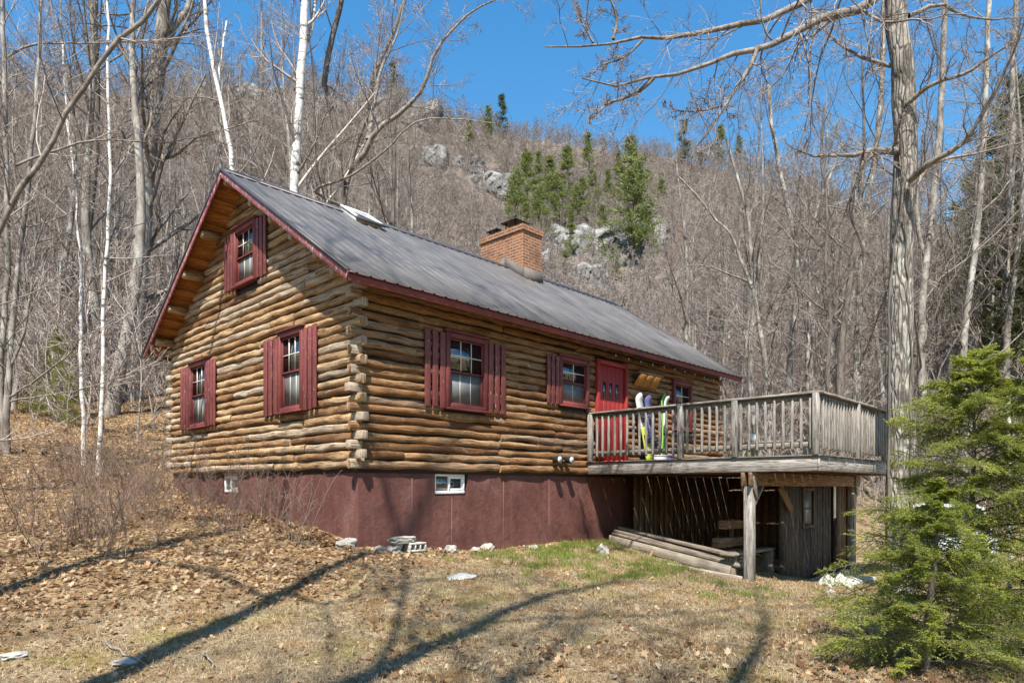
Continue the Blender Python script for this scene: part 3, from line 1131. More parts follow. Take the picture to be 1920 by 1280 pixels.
mb.box(CX0 - e - .004, CX1 + e + .004, CY0 - e - .024, CY0 - e - .004, roof_z(CY0) - .12, roof_z(CY0) + .27)
mb.build('flashing', M['lead'], ch)
for (cx_, cy_, s_, h_) in ((7.16, 3.62, .29, .25), (7.14, 4.28, .22, .20)):
    mb = MB()
    zz = CT_
    mb.box(cx_ - s_ * .55, cx_ + s_ * .55, cy_ - s_ * .55, cy_ + s_ * .55, zz - .01, zz + .06)
    for sx in (-1, 1):
        for sy in (-1, 1): mb.box(cx_ + sx * s_ * .6 - .012, cx_ + sx * s_ * .6 + .012, cy_ + sy * s_ * .6 - .012, cy_ + sy * s_ * .6 + .012, zz - .01, zz + h_)
    c4 = [(cx_ - s_, cy_ - s_, zz + h_), (cx_ + s_, cy_ - s_, zz + h_), (cx_ + s_, cy_ + s_, zz + h_), (cx_ - s_, cy_ + s_, zz + h_)]
    ap = (cx_, cy_, zz + h_ + .13)
    for i in range(4): mb.face([c4[i], c4[(i + 1) % 4], ap])
    mb.face(c4[::-1])
    mb.build('chimney_cap', M['black'], ch)
# skylight, propped open
sk = MB()
a0, a1, t0, t1 = 1.95, 2.58, RUN - .60, RUN - .06
def sp(x, t_, lf): return slope_pts(0, x, t_, lf)
for (xa, xb, ta, tb) in ((a0, a0 + .05, t0, t1), (a1 - .05, a1, t0, t1), (a0 + .05, a1 - .05, t0, t0 + .05), (a0 + .05, a1 - .05, t1 - .05, t1)):
    c = [sp(xa, ta, .0), sp(xb, ta, .0), sp(xb, ta, .09), sp(xa, ta, .09), sp(xa, tb, .0), sp(xb, tb, .0), sp(xb, tb, .09), sp(xa, tb, .09)]
    sk.hexa(c)
sko = sk.build('skylight', M['skylight'], roof, bevel=.006)
def slab(mb, xa, xb, ta, la, tb, lb, th):
    mb.hexa([sp(xa, ta, la), sp(xb, ta, la), sp(xb, ta, la + th), sp(xa, ta, la + th), sp(xa, tb, lb), sp(xb, tb, lb), sp(xb, tb, lb + th), sp(xa, tb, lb + th)])
lid = MB(); slab(lid, a0 - .02, a0 + .06, t0 - .05, .10, t1, .10, .035); slab(lid, a1 - .06, a1 + .02, t0 - .05, .10, t1, .10, .035); slab(lid, a0 + .06, a1 - .06, t1 - .08, .10, t1, .10, .035)
lid.build('skylight_lid', M['skylight'], roof, bevel=.005)
lid = MB(); slab(lid, a0 - .02, a1 + .02, t0 - .11, .085, t0 - .05, .09, .05); lid.build('skylight_edge', M['dark_trim'], roof, bevel=.005)
lid = MB(); slab(lid, a0 + .06, a1 - .06, t0 - .05, .115, t1 - .08, .115, .012); lid.build('skylight_pane', M['glass'], roof)

# ------------------------------------------------------------------ deck
DX0, DX1, DY, DZ, RZ = 5.42, 11.35, -4.60, .24, 1.24
deck = empty('wooden_deck', (DX0, DY, 0), 0, 'raised weathered grey wooden deck with slatted railing on the long side of the cabin', 'deck')
deck.location = (0, 0, 0)
mb = MB()
x = DX0 - .03
i = 0
while x < DX1 + .02:
    w_ = .1345
    mb.box(x, x + w_, DY - .035, -.03, DZ - .021 + random.uniform(-.002, .002), DZ)
    x += w_ + (.0205 if i % 3 == 2 else .0012)
    i += 1
mb.build('deck_floor', M['moss_wood'], deck)
mb = MB(); mb.box(DX0 - .005, DX0 + .04, DY + .04, -.06, -.018, DZ - .024); mb.build('rim_beam', M['grey_wood'], deck, bevel=.006)
mb = MB(); mb.box(DX0 - .005, DX1, DY - .005, DY + .038, -.018, DZ - .024); mb.build('rim_beam', M['grey_wood'], deck, bevel=.006)
mb = MB(); mb.box(DX1 - .04, DX1, DY + .04, -.06, -.018, DZ - .024); mb.build('rim_beam', M['grey_wood'], deck, bevel=.006)
for xx in np.arange(DX0 + 1.2, DX1 - .3, 1.22):
    mb = MB(); mb.box(xx, xx + .04, DY + .05, -.08, -.016, DZ - .034); mb.build('joist', M['brown_board'], deck)
BY = -3.42
for dy in (-.085, .045):
    mb = MB()
    x0 = DX0 - .06
    y0, y1 = BY + dy, BY + dy + .04
    mb.hexa([(x0 + .0, y0, -.255), (x0 + .0, y1, -.255), (x0 + .0, y1, -.022), (x0 + .0, y0, -.022), (DX1 - .1, y0, -.255), (DX1 - .1, y1, -.255), (DX1 - .1, y1, -.022), (DX1 - .1, y0, -.022)])
    mb.build('carrying_beam', M['brown_board'] if dy > 0 else M['brown_board'], deck, bevel=.006)
for (px, py) in ((5.52, BY), (10.9, BY)):
    zb = gz(px, py) - .25
    mb = MB(); mb.beam((px, py, zb), (px, py, -.26), .15, .15, up=(1, 0, 0)); mb.build('support_post', M['grey_wood'], deck, bevel=.008)
    for s in (-1, 1):        # clipped cleats holding the beams
        mb = MB()
        ya, yb = (py - .115, py - .087) if s < 0 else (py + .087, py + .115)
        mb.hexa([(px - .07, ya, -.30), (px - .07, yb, -.30), (px - .07, yb, -.02), (px - .07, ya, -.02), (px + .06, ya, -.48), (px + .06, yb, -.48), (px + .06, yb, -.02), (px + .06, ya, -.02)])
        mb.build('cleat', M['grey_wood'], deck, bevel=.004)
mb = MB(); mb.beam((5.60, BY, -.62), (5.98, BY, -.26), .04, .10, up=(0, 1, 0)); mb.build('knee_brace', M['grey_wood'], deck, bevel=.004)
mb = MB(); mb.beam((6.86, BY + .02, -.26), (7.42, BY + .02, -.72), .04, .17, up=(1, 0, 1)); mb.build('knee_brace', M['brown_board'], deck, bevel=.004)
# railing
rail = MB(); rail.box(DX0 - .03, DX0 + .115, DY - .03, -.07, RZ - .036, RZ).build('top_rail', M['grey_wood'], deck, bevel=.006)
mb = MB(); mb.box(DX0 + .12, DX1 + .02, DY - .03, DY + .115, RZ - .038, RZ - .002).build('top_rail', M['grey_wood'], deck, bevel=.006)
SUB = []
mb = MB(); mb.box(DX0 + .045, DX0 + .085, DY + .1, -.075, RZ - .13, RZ - .038).build('rail_board', M['grey_wood'], deck)
mb = MB(); mb.box(DX0 + .045, DX0 + .085, DY + .1, -.075, .36, .45).build('rail_board', M['moss_wood'], deck)
mb = MB(); mb.box(DX0 + .09, DX1, DY + .045, DY + .085, RZ - .13, RZ - .04).build('rail_board', M['grey_wood'], deck)
mb = MB(); mb.box(DX0 + .09, DX1, DY + .045, DY + .085, .36, .45).build('rail_board', M['moss_wood'], deck)
def post(x, y, nm='railing_post'):
    mb = MB(); mb.beam((x, y, DZ), (x, y, RZ - .037), .095, .095, up=(1, 0, 0)); return mb.build(nm, M['grey_wood'], deck, bevel=.006)
PYS = (-.13, -2.17, -3.21, -4.545)
for py in PYS: post(DX0 + .0, py)
for px in (DX0 + 1.9, DX0 + 3.62, DX0 + 5.8): post(px, DY - .0 + .02)
def baluster_mesh(dx, dy, r):
    mb = MB()
    zt, zb = RZ - .05 + r.uniform(-.01, 0), .315 + r.uniform(-.012, .012)
    w = .037
    # back-cut ends: the outer face is longer than the inner one
    ix, iy = (.034, 0) if dx else (0, .034)
    c0 = [(-w / 2, -w / 2), (w / 2, -w / 2), (w / 2, w / 2), (-w / 2, w / 2)]
    def cut(p, top):
        o = p[0] if dx else p[1]
        return (zt - (.035 if o < 0 else 0)) if top else (zb + (.035 if o < 0 else 0))
    mb.hexa([(p[0], p[1], cut(p, False)) for p in c0] + [(p[0], p[1], cut(p, True)) for p in c0])
    return mb
rb = random.Random(3)
for side in (0, 1):
    lo, hi = (-.275, -4.45) if side == 0 else (DX0 + .2, DX1 - .1)
    n = int(abs(hi - lo) / .143)
    for i in range(n + 1):
        s_ = lo + (hi - lo) * i / n
        if side == 0 and min(abs(s_ - q) for q in PYS) < .075: continue
        o = baluster_mesh(side == 0, side == 1, rb).build('baluster', M['grey_wood'] if rb.random() < .85 else M['moss_wood'], deck, bevel=.003)
        o.location = (DX0 + .026, s_, 0) if side == 0 else (s_, DY + .026, 0)
        o.rotation_euler = (rb.uniform(-.006, .006), rb.uniform(-.006, .006), 0)

# ---- things on the deck
bench = empty('garden_bench', (9.0, -2.5, DZ), 0, 'low mossy plank bench on the deck seen through the railing', 'bench')
mb = MB(); mb.box(-.16, .16, -.8, .8, .44, .49); mb.build('seat', M['moss_wood'], bench, bevel=.008)
for yy in (-.62, .62):
    mb = MB(); mb.box(-.14, .14, yy - .04, yy + .04, 0.003, .438); mb.build('leg', M['moss_wood'], bench, bevel=.006)
me = bpy.data.meshes.new('bag')
bm = bmesh.new(); bmesh.ops.create_icosphere(bm, subdivisions=3, radius=.11)
for v in bm.verts:
    v.co.z *= .85; v.co += v.co.normalized() * .012 * math.sin(v.co.x * 40) * math.sin(v.co.y * 33)
bm.to_mesh(me); bm.free()
o = link('cloth_bundle', me, M['skylight'], None, (9.0, -1.95, DZ + .58)); tag(o, 'round cream bundle sitting on the mossy bench', 'bundle')
mat_ = MB(); mat_.box(5.85, 6.65, -.62, -.14, DZ + .003, DZ + .035)
tag(mat_.build('door_mat', M['red_plastic'], None, bevel=.01), 'red slatted mat on the deck in front of the red door', 'door mat')

def board_shape(name, length, width, thick, m_top, m_low, base, lean, yaw, label, cat, split=.5):
    """snowboard or ski standing on its tail; round tip, slight waist"""
    root = empty(name, base, yaw, label, cat, None)
    n = 26
    def ring(t):
        w = width * (1 - .14 * math.sin(PI * t))
        e = min(t, 1 - t) * length
        if e < width * .5: w *= math.sqrt(max(.03, 1 - (1 - e / (width * .5)) ** 2))
        tip = max(0, t - .88) / .12
        tail = max(0, .07 - t) / .07
        return w, -.07 * tip ** 2 * length / 1.5 - .03 * tail ** 2
    for part, (t0, t1), mt in (('tail_section', (0, split), m_low), ('tip_section', (split, 1), m_top)):
        V, F = [], []
        for i in range(n):
            t = t0 + (t1 - t0) * i / (n - 1)
            w, yb = ring(t)
            y = yb
            V += [(-w / 2, y, t * length), (w / 2, y, t * length), (w / 2, y + thick, t * length), (-w / 2, y + thick, t * length)]
        for i in range(n - 1):
            for k in range(4):
                k2 = (k + 1) % 4
                F.append((i * 4 + k, i * 4 + k2, i * 4 + 4 + k2, i * 4 + 4 + k))
        F += [(3, 2, 1, 0), (4 * n - 4, 4 * n - 3, 4 * n - 2, 4 * n - 1)]
        link(part, np_mesh(part, V, np.array(F).ravel(), 4), mt, root)
    root.rotation_euler = (lean, 0, yaw)
    return root
def bindings(root, zs, mt, w=.17):
    for z in zs:
        mb = MB(); mb.box(-w / 2, w / 2, -.055, -.002, z - .09, z + .09); mb.tube([(-w / 2, -.05, z), (0, -.13, z), (w / 2, -.05, z)], .018, 6)
        mb.build('binding', mt, root, bevel=.008)
b1 = board_shape('snowboard', 1.58, .29, .012, M['white'], M['yellow'], (7.22, -.42, DZ + .004), -.17, .0, 'white tipped snowboard with acid yellow tail leaning on the log wall', 'snowboard', .52)
b1.rotation_euler = (-.17, -.06, 0)
bindings(b1, (.55, 1.02), M['black'])
b2 = board_shape('snowboard', 1.56, .28, .012, M['violet'], M['navy'], (7.50, -.40, DZ + .004), -.16, .0, 'violet blue snowboard with dark tail beside the white one', 'snowboard', .5)
bindings(b2, (.52, 1.0), M['black'])
for k, (xx, tilt, mt, ml, lab) in enumerate(((7.62, .42, M['white'], M['green'], 'white tipped ski leaning far over beside the violet snowboard'), (7.80, .26, M['green'], M['green'], 'bright green ski standing behind the white tipped ski'), (7.95, .16, M['black'], M['navy'], 'black ski leaning next to the small log wall window'))):
    s_ = board_shape('ski', 1.78 - .05 * k, .12, .014, mt, ml, (xx, -.46 + .05 * k, DZ + .004), -.16, 0, lab, 'ski', .55)
    s_.rotation_euler = (-.18, tilt, 0)
    bindings(s_, (.85,), M['black'], .07)
shelf = empty('wall_shelf', (7.4, -.07, 1.95), 0, 'orange brown board shelf hung on the log wall above the snowboards', 'shelf')
for i in range(3):
    mb = MB(); a = -.38 + i * .30
    mb.hexa([(a, -.02, .02), (a + .29, -.02, .02), (a + .29, -.045, .02), (a, -.045, .02), (a, -.20, .27), (a + .29, -.20, .27), (a + .29, -.225, .27), (a, -.225, .27)])
    mb.build('board', M['orange_wood'], shelf, bevel=.004)
mb = MB(); mb.box(-.40, .53, -.24, -.02, .285, .31); mb.build('top_board', M['lumber'], shelf, bevel=.004)
for (xx, mt, lab) in ((7.05, M['white'], 'white box on the deck floor below the snowboards'), (7.36, M['violet'], 'purple box on the deck floor below the snowboards')):
    mb = MB(); mb.box(xx, xx + .24, -.78, -.60, DZ + .003, DZ + .15); mb.box(xx - .008, xx + .248, -.788, -.592, DZ + .151, DZ + .18)
    tag(mb.build('storage_box', mt, None, bevel=.008), lab, 'box')
# string lights under the eave
sl = empty('string_lights', (0, 0, 0), 0, 'string of small bulbs hanging along the eave over the deck', 'lights', None)
pts = []
for i in range(60):
    x = 5.6 + i * (L - 5.7) / 59
    pts.append((x, -OE + .05, EZ - .165 - .035 * abs(math.sin(i * .55))))
MB().tube(pts, .006, 5).build('cord', M['black'], sl)
for i in range(4, 60, 5):
    p = pts[i]
    MB().tube([(p[0], p[1], p[2] - .006), (p[0], p[1], p[2] - .04), (p[0], p[1], p[2] - .075), (p[0], p[1], p[2] - .10)], [.012, .016, .026, .008], 8).build('bulb', M['glass'], sl, smooth=True)

# ------------------------------------------------------------------ shed under the deck
shed = empty('board_shed', (7.2, -3.3, gz(8.5, -3.2)), 0, 'dark board shed closed in under the deck', 'shed')
shed.location = (0, 0, 0)
def plank_wall(name, wall, a0, a1, zt, zbf, w, mats, parent, hole=None, r=random.Random(5)):
    mb = MB()
    a = a0
    while a < a1 - .02:
        ww = min(w * r.uniform(.8, 1.2), a1 - a)
        zb = zbf(a)
        n0 = r.uniform(-.004, .004)
        segs = [(zb, zt)]
        if hole and a + ww > hole[0] and a < hole[1]: segs = [(zb, hole[2]), (hole[3], zt)]
        for (s0, s1) in segs:
            if s1 - s0 > .02: wall.box(mb, a + .003, a + ww - .001, n0, n0 + .022, s0, s1)
        a += ww
    return mb.build(name, mats, parent)
SB = Wall((0, -.30, 0), (1, 0, 0), (0, -1, 0))
plank_wall('back_wall', SB, 6.72, 11.2, -.03, lambda a: -2.5, .2, M['brown_board'], shed)
SF = Wall((0, -3.30, 0), (1, 0, 0), (0, -1, 0))
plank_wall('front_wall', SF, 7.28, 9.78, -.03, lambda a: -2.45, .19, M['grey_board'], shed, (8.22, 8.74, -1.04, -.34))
plank_wall('front_wall', SF, 10.35, 11.2, -.03, lambda a: -2.5, .19, M['brown_board'], shed)
plank_wall('side_wall', Wall((11.22, -3.3, 0), (0, 1, 0), (1, 0, 0)), 0, 3.0, -.03, lambda a: -2.6, .2, M['brown_board'], shed)
mb = MB()
for (a0, a1, z0, z1) in ((8.16, 8.23, -1.10, -.29), (8.73, 8.80, -1.10, -.29), (8.23, 8.73, -.35, -.29), (8.23, 8.73, -1.10, -1.04), (8.23, 8.73, -.72, -.70)): SF.box(mb, a0, a1, .023, .05, z0, z1)
wf = mb.build('window_frame', M['grey_board'], shed, bevel=.004)
mb = MB(); SF.box(mb, 8.22, 8.74, .005, .011, -1.05, -.33); mb.build('pane', M['screen'], wf)
for xx in (7.30, 9.80, 10.32):
    mb = MB(); mb.beam((xx, -3.27, -2.6), (xx, -3.27, -.03), .09, .09, up=(1, 0, 0)); mb.build('corner_post', M['grey_board'], shed, bevel=.005)
dd = MB()
for k in range(4): dd.beam((9.86 + k * .05, -3.33 - k * .17, -1.2), (9.86 + k * .05, -3.33 - k * .17, -.1), .16, .02, up=(1, .3, 0))
mb = MB(); mb.beam((9.95, -3.36, -.95), (9.95, -3.36, -.25), .13, .02, up=(0, 1, 0)); mb.build('door_leaf', M['skylight'], shed, bevel=.004)

# lumber lying under the deck: every board a thing
def lumber(p0, p1, w, h, mat, label, name='lumber_plank'):
    o = MB().beam(p0, p1, w, h).build(name, mat, None, bevel=.004)
    return tag(o, label, 'plank', 'lumber stored under the deck')
zg1, zg2 = gz(5.75, -.4), gz(5.6, -3.0)
lumber((5.80, -.33, zg1 + .09), (5.42, -3.12, zg2 + .10), .045, .17, M['pale_lumber'], 'long pale plank lying outermost at the foot of the lumber pile')
lumber((5.98, -.35, zg1 + .20), (5.74, -3.2, zg2 + .17), .23, .05, M['lumber'], 'wide brown plank lying flat just behind the pale one')
lumber((6.02, -.35, zg1 + .256), (5.86, -2.75, zg2 + .225), .19, .05, M['lumber'], 'second plank up in the lumber pile, shorter than the lowest')
lumber((6.25, -.38, zg1 + .20), (6.12, -3.0, zg2 + .21), .20, .05, M['lumber'], 'plank lying deepest in the shade on the pile')
lumber((6.12, -.38, zg1 + .315), (6.02, -3.05, zg2 + .285), .17, .055, M['lumber'], 'topmost brown plank of the lumber pile')
lumber((6.55, -.5, gz(6.5, -.5) + .10), (6.55, -3.0, gz(6.5, -3) + .10), .20, .20, M['lumber'], 'square old beam lying on the ground behind the post', 'timber_beam')
lumber((6.3, -2.55, -.98), (7.22, -2.55, -1.0), .16, .16, M['brown_board'], 'short squared timber stacked highest behind the post', 'timber_beam')
lumber((6.25, -2.45, -1.32), (7.25, -2.5, -1.33), .18, .17, M['brown_board'], 'short squared timber stacked in the middle behind the post', 'timber_beam')
lumber((6.3, -2.4, -1.56), (7.2, -2.45, -1.56), .18, .17, M['brown_board'], 'short squared timber lowest of the three behind the post', 'timber_beam')
for xx in (7.16,):
    mb = MB(); mb.beam((xx, -2.32, gz(xx, -2.4) - .1), (xx, -2.32, -.9), .07, .07, up=(1, 0, 0))
    tag(mb.build('rack_post', M['brown_board']), 'dark upright post holding the stacked timbers against the shed wall', 'post')
bz = gz(6.4, -3.1)
b_ = empty('work_bench', (6.3, -3.0, bz), 0, 'low plank bench standing behind the grey support post', 'bench')
mb = MB(); mb.box(-.75, 1.15, -.14, .14, .40, .445); mb.build('seat', M['lumber'], b_, bevel=.005)
for xx in (-.6, 1.0):
    mb = MB(); mb.box(xx - .045, xx + .045, -.1, .1, -.15, .398); mb.build('leg', M['lumber'], b_, bevel=.005)
mb = MB(); mb.box(7.2, 9.7, -4.25, -3.36, gz(8.4, -3.8) - .25, gz(8.4, -3.8) + .05)
tag(mb.build('stone_step', M['concrete'], None, bevel=.03), 'low grey slab step along the front of the board shed', 'step')
mb = MB(); mb.beam((5.5, -3.3, gz(5.5, -3.3) + .03), (4.9, -2.2, gz(4.9, -2.2) + .02), .05, .07)
tag(mb.build('edging_board', M['pale_lumber'], None, bevel=.005), 'thin board edging in the grass running to the foot of the post', 'board')

# ------------------------------------------------------------------ yard: stones, blocks, leaves, grass
def rock_mesh(name, seed, size, sub=4, cuts=11, rough=.13, boxy=.8):
    r = random.Random(seed)
    bm = bmesh.new()
    bmesh.ops.create_icosphere(bm, subdivisions=sub, radius=1.0)
    planes = []
    for _ in range(cuts):
        n = Vector((r.uniform(-1, 1), r.uniform(-1, 1), r.uniform(-.7, 1))).normalized()
        planes.append((n, r.uniform(.62, .9)))
    ph = [r.uniform(0, 6) for _ in range(6)]
    for v in bm.verts:
        q = v.co
        p = Vector([math.copysign(abs(t) ** boxy, t) for t in q])
        for n, d in planes:
            e = p.dot(n) - d
            if e > 0: p -= n * e * .92
        f = math.sin(p.x * 4 + ph[0]) * math.sin(p.y * 4.7 + ph[1]) + .6 * math.sin(p.z * 7 + ph[2]) * math.sin(p.x * 8.3 + ph[3]) + .4 * math.sin(p.y * 15 + ph[4]) * math.sin(p.z * 13 + ph[5])
        p += v.co * f * rough
        v.co = Vector((p.x * size[0], p.y * size[1], p.z * size[2]))
    me = bpy.data.meshes.new(name)
    bm.to_mesh(me); bm.free()
    for p in me.polygons: p.use_smooth = True
    try: me.set_sharp_from_angle(angle=R(38))
    except Exception: pass
    return me


def gray(u, v, z0=2.0, z1=40.0):
    p, Z = hit(u, v, z0, z1)
    return p


def stone(u, v, size, label, mat='stone', seed=1, sink=.3, name='stone', rz=0.0, group=None):
    p = gray(u, v)
    o = link(name, rock_mesh(name, seed, size), M[mat], None, (p[0], p[1], p[2] + size[2] * (1 - sink * 2) - .012))
    o.rotation_euler = (0, 0, rz)
    return tag(o, label, 'stone', group)


GR = 'round stones along the front foundation'
stone(843, 1034, (.12, .11, .09), 'squat round stone nearest the cement block against the foundation', seed=11, group=GR)
stone(892, 1036, (.11, .10, .08), 'grey half buried stone below the middle of the cellar window side', seed=13, group=GR)
stone(912, 1031, (.15, .13, .10), 'largest rounded stone of the row along the foundation', seed=14, group=GR)
stone(1000, 1028, (.12, .10, .06), 'low grey stone at the right end of the row by the foundation', seed=17, group=GR)
stone(1128, 1036, (.15, .13, .13), 'pyramid shaped pale stone by the corner of the lumber pile', seed=19)
stone(652, 1022, (.20, .15, .11), 'long pale boulder sloping at the foot of the cabin corner', seed=20, sink=.42)
stone(862, 1083, (.22, .12, .05), 'flat white stone alone in the middle of the lawn', 'white_stone', 21)
stone(1552, 1098, (.17, .14, .14), 'largest white stone in front of the board shed', 'white_stone', 22, .2)
stone(1574, 1092, (.16, .13, .13), 'white stone leaning on the largest one in front of the shed', 'white_stone', 23, .2)
stone(1583, 1078, (.13, .11, .10), 'white stone behind the other two in front of the shed', 'white_stone', 24, .2)
stone(1556, 1113, (.11, .09, .06), 'small white stone nearest the lawn before the shed', 'white_stone', 25, .3)
stone(1595, 1100, (.10, .09, .05), 'flat cream stone at the right of the white stones', 'white_stone', 26, .3)
stone(245, 1238, (.13, .09, .03), 'flat pale stone in the lawn beside the fallen stick', 'stone', 27)
stone(20, 1230, (.13, .10, .035), 'pale stone at the left edge of the lawn', 'stone', 30)
# stacked stones and the cement block at the foundation
p = gray(752, 1036)
def placed(me, name, loc, mat, label, cat='stone', rz=0.0, tilt=0.0):
    o = link(name, me, M[mat], None, loc); o.rotation_euler = (tilt, 0, rz); return tag(o, label, cat)
placed(rock_mesh('stone', 41, (.13, .11, .06)), 'stone', (p[0] - .06, p[1] + .02, p[2] - .015), 'stone', 'lowest stone of the small stack against the foundation')
placed(rock_mesh('stone', 42, boxy=.45, size=(.15, .12, .062), cuts=10), 'stone', (p[0] - .09, p[1] + .04, p[2] + .075), 'stone', 'middle grey stone of the small stack against the foundation', 'stone', .2)
placed(rock_mesh('stone', 43, boxy=.45, size=(.24, .14, .062), cuts=11), 'stone', (p[0] + .01, p[1] + .06, p[2] + .185), 'stone', 'big angular stone lying topmost on the small stack', 'stone', .05)
placed(rock_mesh('stone', 44, boxy=.45, size=(.15, .10, .06), cuts=11), 'stone', (p[0] - .36, p[1] + .04, p[2] + .045), 'stone', 'tilted pale stone left of the small stack', 'stone', .5, .35)
cb = MB()
bw, bh, bd = .40, .195, .19
for (a0, a1, z0, z1) in ((0, bw, 0, .045), (0, bw, .15, bh), (0, .035, .045, .15), (.125, .155, .045, .15), (.245, .275, .045, .15), (.365, bw, .045, .15)): cb.box(a0, a1, -bd / 2, bd / 2, z0, z1)
cb.box(0.02, bw - .02, bd / 2 - .02, bd / 2 - .005, .045, .15)
o = cb.build('cement_block', M['concrete'], None, bevel=.006)
o.location = (p[0] + .09, p[1] - .02, p[2] + .0); o.rotation_euler = (0, .02, .05); o.scale = (.82, .82, .72)
tag(o, 'grey hollow cement block with three holes beside the stone stack', 'block')
# fallen sticks
def stick(u0, v0_, u1, v1_, rad_, label):
    a, b = gray(u0, v0_), gray(u1, v1_)
    pts = [a + (b - a) * t + np.array([0, 0, .025]) + rng.normal(0, .012, 3) for t in np.linspace(0, 1, 7)]
    tag(MB().tube(pts, np.linspace(rad_, rad_ * .5, 7), 6).build('fallen_stick', M['limb'], None, smooth=True), label, 'stick')
stick(198, 1212, 280, 1254, .011, 'bare pale stick lying on the lawn at lower left')
stick(350, 1168, 372, 1180, .006, 'thin short stick lying above the long shadow')
stick(380, 1230, 400, 1256, .012, 'broken dark stick crossing the long shadow')


def scatter(n, us, vs, keep=None):
    """ground points spread evenly over that stretch of the yard"""
    out = []
    return out


def yard_points(n, a0, a1, z0, z1, r, pw=1.0):
    a = r.uniform(a0, a1, n); Z = z0 + (z1 - z0) * r.random(n) ** pw
    x = CAM[0] + RT[0] * a + FW[0] * Z; y = CAM[1] + RT[1] * a + FW[1] * Z
    ok = (np.abs(a / np.maximum(Z, .1)) < .86) & ~((x > -.06) & (x < 11.4) & (y > -.06) & (y < 7.4))
    return x[ok], y[ok]


def blades(name, x, y, lo, hi, wid, lean, mat, label, cat, seed):
    r = np.random.default_rng(seed)
    n = len(x); z = hz(x, y)
    h = r.uniform(lo, hi, n); az = r.uniform(0, 2 * PI, n); ln = r.uniform(lean[0], lean[1], n)
    d = np.stack([np.cos(az) * np.sin(ln), np.sin(az) * np.sin(ln), np.cos(ln)], -1) * h[:, None]
    sd = np.stack([-np.sin(az), np.cos(az), np.zeros(n)], -1) * (wid * r.uniform(.7, 1.4, n))[:, None]
    b = np.stack([x, y, z - .005], -1)
    mid = b + d * .55 + np.array([0, 0, .12]) * h[:, None]
    tip = b + d - np.array([0, 0, .05]) * h[:, None]
    V = np.stack([b - sd, b + sd, mid - sd * .8, mid + sd * .8, tip], 1).reshape(-1, 3)
    k = (np.arange(n) * 5)[:, None]
    F = np.concatenate([k + 0, k + 1, k + 3, k + 2, k + 2, k + 3, k + 4], 1).ravel()
    me = np_mesh(name, V, F, np.tile([4, 3], n))
    return tag(link(name, me, M[mat]), label, cat, None, 'stuff')


r5 = np.random.default_rng(5)
x, y = yard_points(420000, -9, 8, 3.6, 13.5, r5, 1.25)
k = r5.random(len(x)) < .10 + .9 * lawn_amount(x, y)
x, y = x[k], y[k]
blades('dry_grass', x, y, .03, .075, .0021, (.6, 1.45), 'dry_grass', 'short dry tan grass covering the lawn', 'grass', 1)
# green tufts in the strip before the foundation and by the post
cx = r5.uniform(1.0, 9.0, 420); cy = -.15 - r5.random(420) ** 1.4 * 2.6
w_ = np.exp(-((cx - 4.2) / 2.4) ** 2) + .5 * np.exp(-((cx - 6.0) / 1.5) ** 2 - ((cy + 3.2) / .8) ** 2)
sel = r5.random(420) < w_ * .8
cx, cy = cx[sel], cy[sel]
gx = np.repeat(cx, 95) + r5.normal(0, .085, len(cx) * 95); gy = np.repeat(cy, 95) + r5.normal(0, .06, len(cx) * 95)
for (u, v) in ((1430, 1105), (1385, 1115), (1350, 1095), (1300, 1090), (1465, 1118), (1330, 1120), (1410, 1118)):
    p = gray(u, v)
    gx = np.concatenate([gx, p[0] + r5.normal(0, .10, 150)]); gy = np.concatenate([gy, p[1] + r5.normal(0, .10, 150)])
k = gy < -.07
blades('green_grass', gx[k], gy[k], .05, .13, .0022, (.05, .8), 'green_grass', 'green spring grass tufts before the foundation and around the post', 'grass', 2)

# fallen leaves: lobed, curled, mostly on the slope at left
LS = np.array([(0, -.5), (.12, -.22), (.42, -.30), (.30, -.02), (.5, .18), (.22, .20), (.16, .5), (-.14, .48), (-.2, .18), (-.5, .2), (-.3, -.04), (-.40, -.28), (-.12, -.22)])
def leaves(name, x, y, size, seed, label):
    r = np.random.default_rng(seed)
    n = len(x); m_ = len(LS)
    s = r.uniform(size[0], size[1], n)
    az = r.uniform(0, 2 * PI, n)
    tx = r.normal(0, .45, n); ty = r.normal(0, .45, n); cu = r.uniform(-1.0, 1.5, n)
    px = LS[None, :, 0] * s[:, None]; py = LS[None, :, 1] * s[:, None] * r.uniform(.7, 1.25, n)[:, None]
    pz = cu[:, None] * (px ** 2) / s[:, None] + tx[:, None] * px + ty[:, None] * py
    c, sn = np.cos(az)[:, None], np.sin(az)[:, None]
    X = x[:, None] + px * c - py * sn; Y = y[:, None] + px * sn + py * c
    z0 = hz(x, y)
    Zt = z0[:, None] + pz - pz.min(1)[:, None] * .8 + .004 + r.random(n)[:, None] * .02
    V = np.stack([X, Y, Zt], -1).reshape(-1, 3)
    F = (np.arange(n) * m_)[:, None] + np.arange(m_)[None]
    return tag(link(name, np_mesh(name, V, F.ravel(), m_), M['leaf']), label, 'leaves', None, 'stuff')
x, y = yard_points(270000, -22, 10, 4.0, 30, r5, 1.5)
lw = lawn_amount(x, y)
k = r5.random(len(x)) < np.where(lw > .98, .03, 1.0 - lw * .93)
xl, yl = x[k], y[k]
leaves('fallen_leaves', xl, yl, (.022, .070), 3, 'dead brown leaves covering the slope at the left of the cabin')
cx, cy = yard_points(60, -1, 4, 3.9, 6.2, r5)
xx = np.repeat(cx, 14) + r5.normal(0, .14, len(cx) * 14); yy = np.repeat(cy, 14) + r5.normal(0, .14, len(cx) * 14)
leaves('fallen_leaves', xx, yy, (.03, .08), 4, 'drifts of dead leaves lying on the front lawn')
xx = r5.uniform(-.5, -.08, 1500); yy = r5.uniform(.2, 7.4, 1500)
